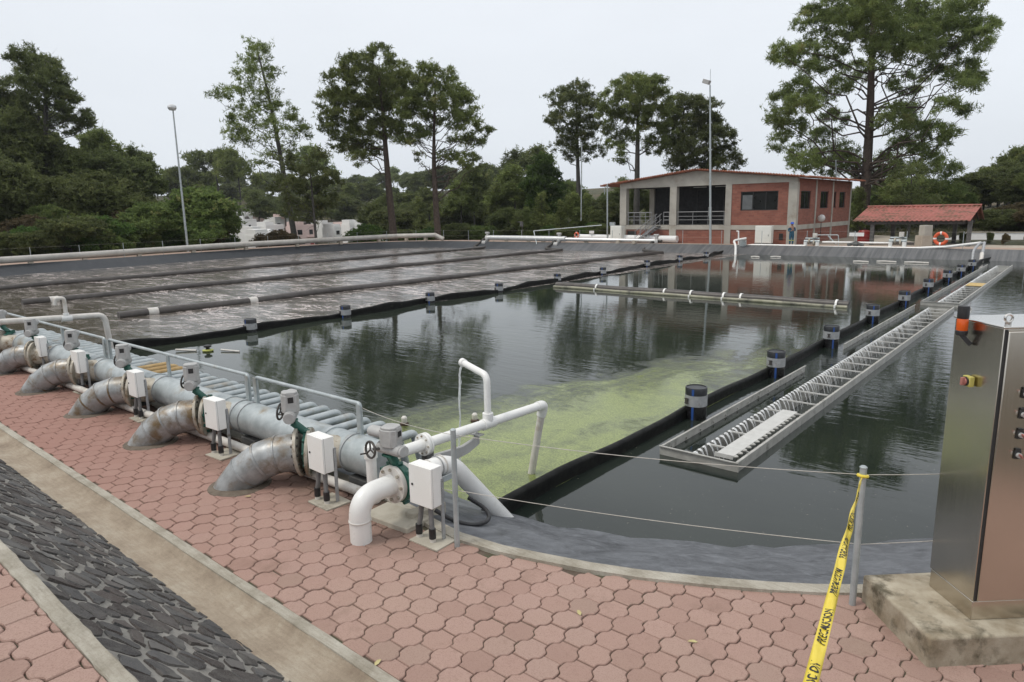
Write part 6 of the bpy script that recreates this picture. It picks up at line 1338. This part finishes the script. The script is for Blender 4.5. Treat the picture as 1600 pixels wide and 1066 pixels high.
zone(40, (1480, 1740), (84, 135), ([1490, 1520, 1550, 1600, 1720], [280, 268, 242, 236, 230]), ['round1', 'umb1', 'umb2', 'pine1', 'round2'], '{} on the right hillside beyond the shed', '{}s on the right hillside', 9, 40, (1.0, 1.5))
# pines that stand clear on the skyline
for k_, px, d, tp, lb in (('umb1', 344, 210, 219, 'slim lone umbrella pine on the skyline left of the sparse leaning pine'), ('umb2', 376, 200, 229, 'wider umbrella pine on the skyline just left of the sparse leaning pine'), ('umb1', 299, 230, 250, 'low umbrella pine on the skyline right of the leaning lamp post'), ('umb2', 500, 215, 226, 'lone umbrella pine on the skyline left of the rounded pine'),
    ('umb1', 815, 165, 224, 'left of two umbrella pines on the skyline left of the bright tree'), ('umb2', 842, 170, 226, 'right of two umbrella pines on the skyline above the bright tree'), ('umb2', 1570, 110, 229, 'broad umbrella pine on the right hillside skyline'), ('umb1', 215, 120, 219, 'round topped pine at the right end of the left hillside wood'), ('umb2', 165, 112, 200, 'pale topped pine behind the left hillside wood'), ('umb1', 1535, 105, 262, 'lower umbrella pine at the left end of the right hillside')):
    plant(k_, px, d, tp, lb, 'single pines on the skyline', int(px), 1.0 if px < 1500 else 1.3)
zone(24, (-60, 335), (6, 15), ([-60, 60, 130, 240, 330, 400], [340, 345, 318, 318, 338, 345]), ['bush1', 'bush1', 'bush2', 'bush3', 'bush4'], 'leafy {} just beyond the left bank pipe', '{}s beyond the left bank pipe', 10, 45, (1.0, 1.5))
for k_, px, d, tp, lb in (('round2', 232, 70, 312, 'pale green airy bush tree left of the leaning lamp post'), ('round2', 318, 73, 286, 'rounded mid green tree right of the leaning lamp post'), ('bush4', 60, 72, 342, 'brown dry brush under the left wood'), ('bush4', 110, 73, 352, 'straw coloured dry brush beside the bright bush'), ('bush3', 38, 66, 350, 'bright green bush low at the left edge'), ('bush4', 430, 78, 356, 'reddish brown bush in front of the white houses'), ('bush3', 568, 80, 347, 'pale bush in front of the right end of the white houses'), ('round2', 312, 70, 338, 'small yellowish bush at the foot of the leaning lamp post'), ('round1', 125, 76, 290, 'dark leafy bush tree in the middle of the left slope')):
    plant(k_, px, d, tp, lb, 'single shrubs beyond the left bank', int(px)+7, 1.25)
zone(12, (620, 960), (7, 14), ([620, 960], [340, 338]), ['bush1', 'bush2', 'bush2', 'bush3'], '{} low behind the far bank fence', '{}s behind the far bank fence', 12, 20, (1.1, 1.6))
zone(6, (1500, 1680), (5, 9), ([1470, 1510, 1640], [373, 370, 368]), ['bush1', 'bush2', 'bush2', 'bush4'], '{} in front of the white wall at the right', '{}s in front of the right wall', 13, 8, (.45, .65))
zone(12, (1500, 1700), (70, 86), ([1500, 1700], [318, 305]), ['bush4', 'bush4', 'bush2'], '{} on the bare slope above the white wall', '{}s on the bare right slope', 14, 30, (1.2, 1.8))

zone(9, (10, 215), (12, 19), ([0, 100, 215], [318, 305, 318]), ['bush4', 'bush4', 'round2', 'bush3'], '{} among the dark trees at the foot of the left hillside', '{}s at the foot of the left hillside', 15, 25, (.9, 1.3))
# low brush and grass on the outer slopes, nobody could count it
def brush():
    rng = np.random.default_rng(5); C = []
    for px0, px1, d0, d1, n in ((-200, 720, 64, 80, 5200), (700, 960, 56, 80, 1400), (1370, 1800, 60, 100, 2600)):
        for i in range(n):
            px, d = rng.uniform(px0, px1), rng.uniform(d0, d1); p = aim(px, 340, d)
            if edge_dist(p.x, p.y) < 4.0 or (-47 < p.x < 0 and 53 < p.y < 75): continue
            C.append((p.x, p.y, ground_cut(p.x, p.y)))
    C = np.array(C); V, tt = tufts(C, np.clip(rng.normal(.5, .3, len(C)), 0, 1), .42, 6, .07, 1.0, rng); o = bpy.data.objects.new('low_brush', tri_mesh('low_brush', V, ground_leaf, tt)); put(o); tag(o, 'low grass and brush on the slopes beyond the banks', 'undergrowth', kind='stuff')
brush()

# ---- white houses in the valley
wall_w = simple('white house wall', (.78, .77, .75), (.82, .815, .80), .5, .8); wall_p = simple('pinkish house wall', (.60, .46, .43), (.66, .52, .49), .5, .8)
def house(kind):
    t = thing('white_house', '', 'house', (0, 0, 0), 'white houses in the valley'); mt_ = wall_p if kind == 2 else wall_w
    b = MB(); b.box((0, 0, 2.6), (6, 7, 5.6)); b.box((-1.6, -.2, 5.9), (2.6, 6, 1.4)); b.box((0, -3.45, 5.55), (6.1, .2, .5)); b.box((2.9, 0, 5.55), (.2, 6.9, .5)); b.build('wall', mt_, t, smooth=False)
    for x, z, w_, h_ in ((-1.6, 3.8, 1.3, 1.3), (1.5, 3.8, 1.0, 1.3), (-1.4, 1.2, 1.8, 1.2)):
        b = MB(); b.box((x, -3.5, z), (w_, .1, h_)); b.build('window', glass_dark, t, smooth=False)
    b = MB(); b.box((1.6, -3.5, 1.0), (1.0, .1, 2.1)); b.build('door', red_p if kind == 2 else glass_dark, t, smooth=False)
    b = MB(); b.box((3.0, -1, 3.7), (.1, 1.2, 1.2)); b.build('window', glass_dark, t, smooth=False)
    b = MB(); b.box((1.5, -3.7, 2.55), (2.6, .8, .18)); b.build('canopy', red_p if kind == 1 else wall_p, t, smooth=False)
    b = MB(); b.lathe([(.5, 0), (.55, .1), (.55, .9), (.3, 1.15), (0, 1.2)], (1.5, 1, 5.4), 12); b.build('water_tank', dark_iron if kind else white_p, t); return t
HS = [house(k) for k in range(3)]; seen = set(); rg = random.Random(9)
HP = [(296, 118, 343), (368, 128, 345), (388, 122, 338), (402, 140, 335), (376, 104, 358), (398, 100, 360), (418, 112, 352), (432, 140, 344), (448, 150, 345), (466, 150, 346), (486, 155, 346), (505, 150, 348), (524, 135, 352), (540, 128, 351), (556, 126, 355), (575, 128, 357), (590, 130, 361), (412, 92, 366), (470, 130, 356), (352, 118, 352)]
HLAB = ['alone left of the leaning lamp post', 'at the left end of the cluster', 'tallest, left part of the cluster', 'upper row, with the highest roof', 'lower row at the left', 'lower row, second from the left', 'in front of the upper row', 'upper row left of the leaning pine trunk', 'just left of the leaning pine trunk', 'just right of the leaning pine trunk', 'behind the thin dark trunks', 'right of the thin dark trunks', 'in the right group, leftmost', 'in the right group, second', 'in the right group, third', 'in the right group, fourth', 'at the right end, half hidden by a bush', 'lowest, close behind the bank pipe', 'lower row, left of the thin trunks', 'half hidden by the green tree']
for i, (px, d, tp) in enumerate(HP):
    k = (0, 1, 0, 2, 1)[i % 5]; o = HS[k] if k not in seen else copy_tree(HS[k]); seen.add(k)
    d = float(np.interp(tp, (336, 343, 352, 360, 366), (205, 190, 165, 145, 125)))+(d % 7)*1.5; p = aim(px, tp, d); p.z = ground(p.x, p.y); s = rg.uniform(.68, .82); o.location = (p.x, p.y, p.z-.4); o.scale = (s, s, s); o.rotation_euler.z = -math.atan2(p.x, p.y)*-1*0+math.atan2(-p.x, p.y)+R(rg.choice((-25, 20, 35))); o['label'] = ('pinkish ' if k == 2 else '')+'white flat roofed house in the valley, '+HLAB[i]

# a few fallen leaves on the paving
leaf_y = simple('dry fallen leaf', (.42, .36, .16), (.52, .46, .24), 20, .7)
for i, (px, py, rz_) in enumerate(((590, 1036, .3), (266, 935, 1.9), (1083, 1003, 2.2), (388, 776, 2.6), (905, 958, .9))):
    p = on_z(px, py, .012); b = MB(); b.add([(0, -.034, .0), (.016, -.01, .006), (.012, .02, .008), (0, .04, .002), (-.013, .018, .009), (-.017, -.012, .006), (0, 0, .002)], [(0, 1, 6), (1, 2, 6), (2, 3, 6), (3, 4, 6), (4, 5, 6), (5, 0, 6)])
    o = b.build('fallen_leaf', leaf_y, None); o.location = p; o.rotation_euler.z = rz_; tag(o, ('dry yellow leaf on the paving by the gutter kerb at the bottom', 'dry leaf on the paving at the left, near the rust streaked riser', 'dry leaf on the paving right of the picture middle', 'dry leaf on the dirty paving close under a riser', 'dry leaf on the paving in front of the near liner')[i], 'leaf', 'fallen leaves on the paving')

# thin summer haze over the valley
b = MB(); b.box((0, 60, 14), (2400, 2300, 64)); hz = b.build('haze', new_mat('haze air')[0], smooth=False); tag(hz, 'thin pale haze over the valley', 'haze', kind='stuff')
ht = hz.data.materials[0].node_tree; ht.nodes.remove(ht.nodes['Principled BSDF']); pv = ht.nodes.new('ShaderNodeVolumePrincipled'); pv.inputs['Color'].default_value = (.86, .90, .95, 1); pv.inputs['Density'].default_value = .00018; pv.inputs['Anisotropy'].default_value = .2
ht.links.new(pv.outputs[0], ht.nodes['Material Output'].inputs['Volume'])
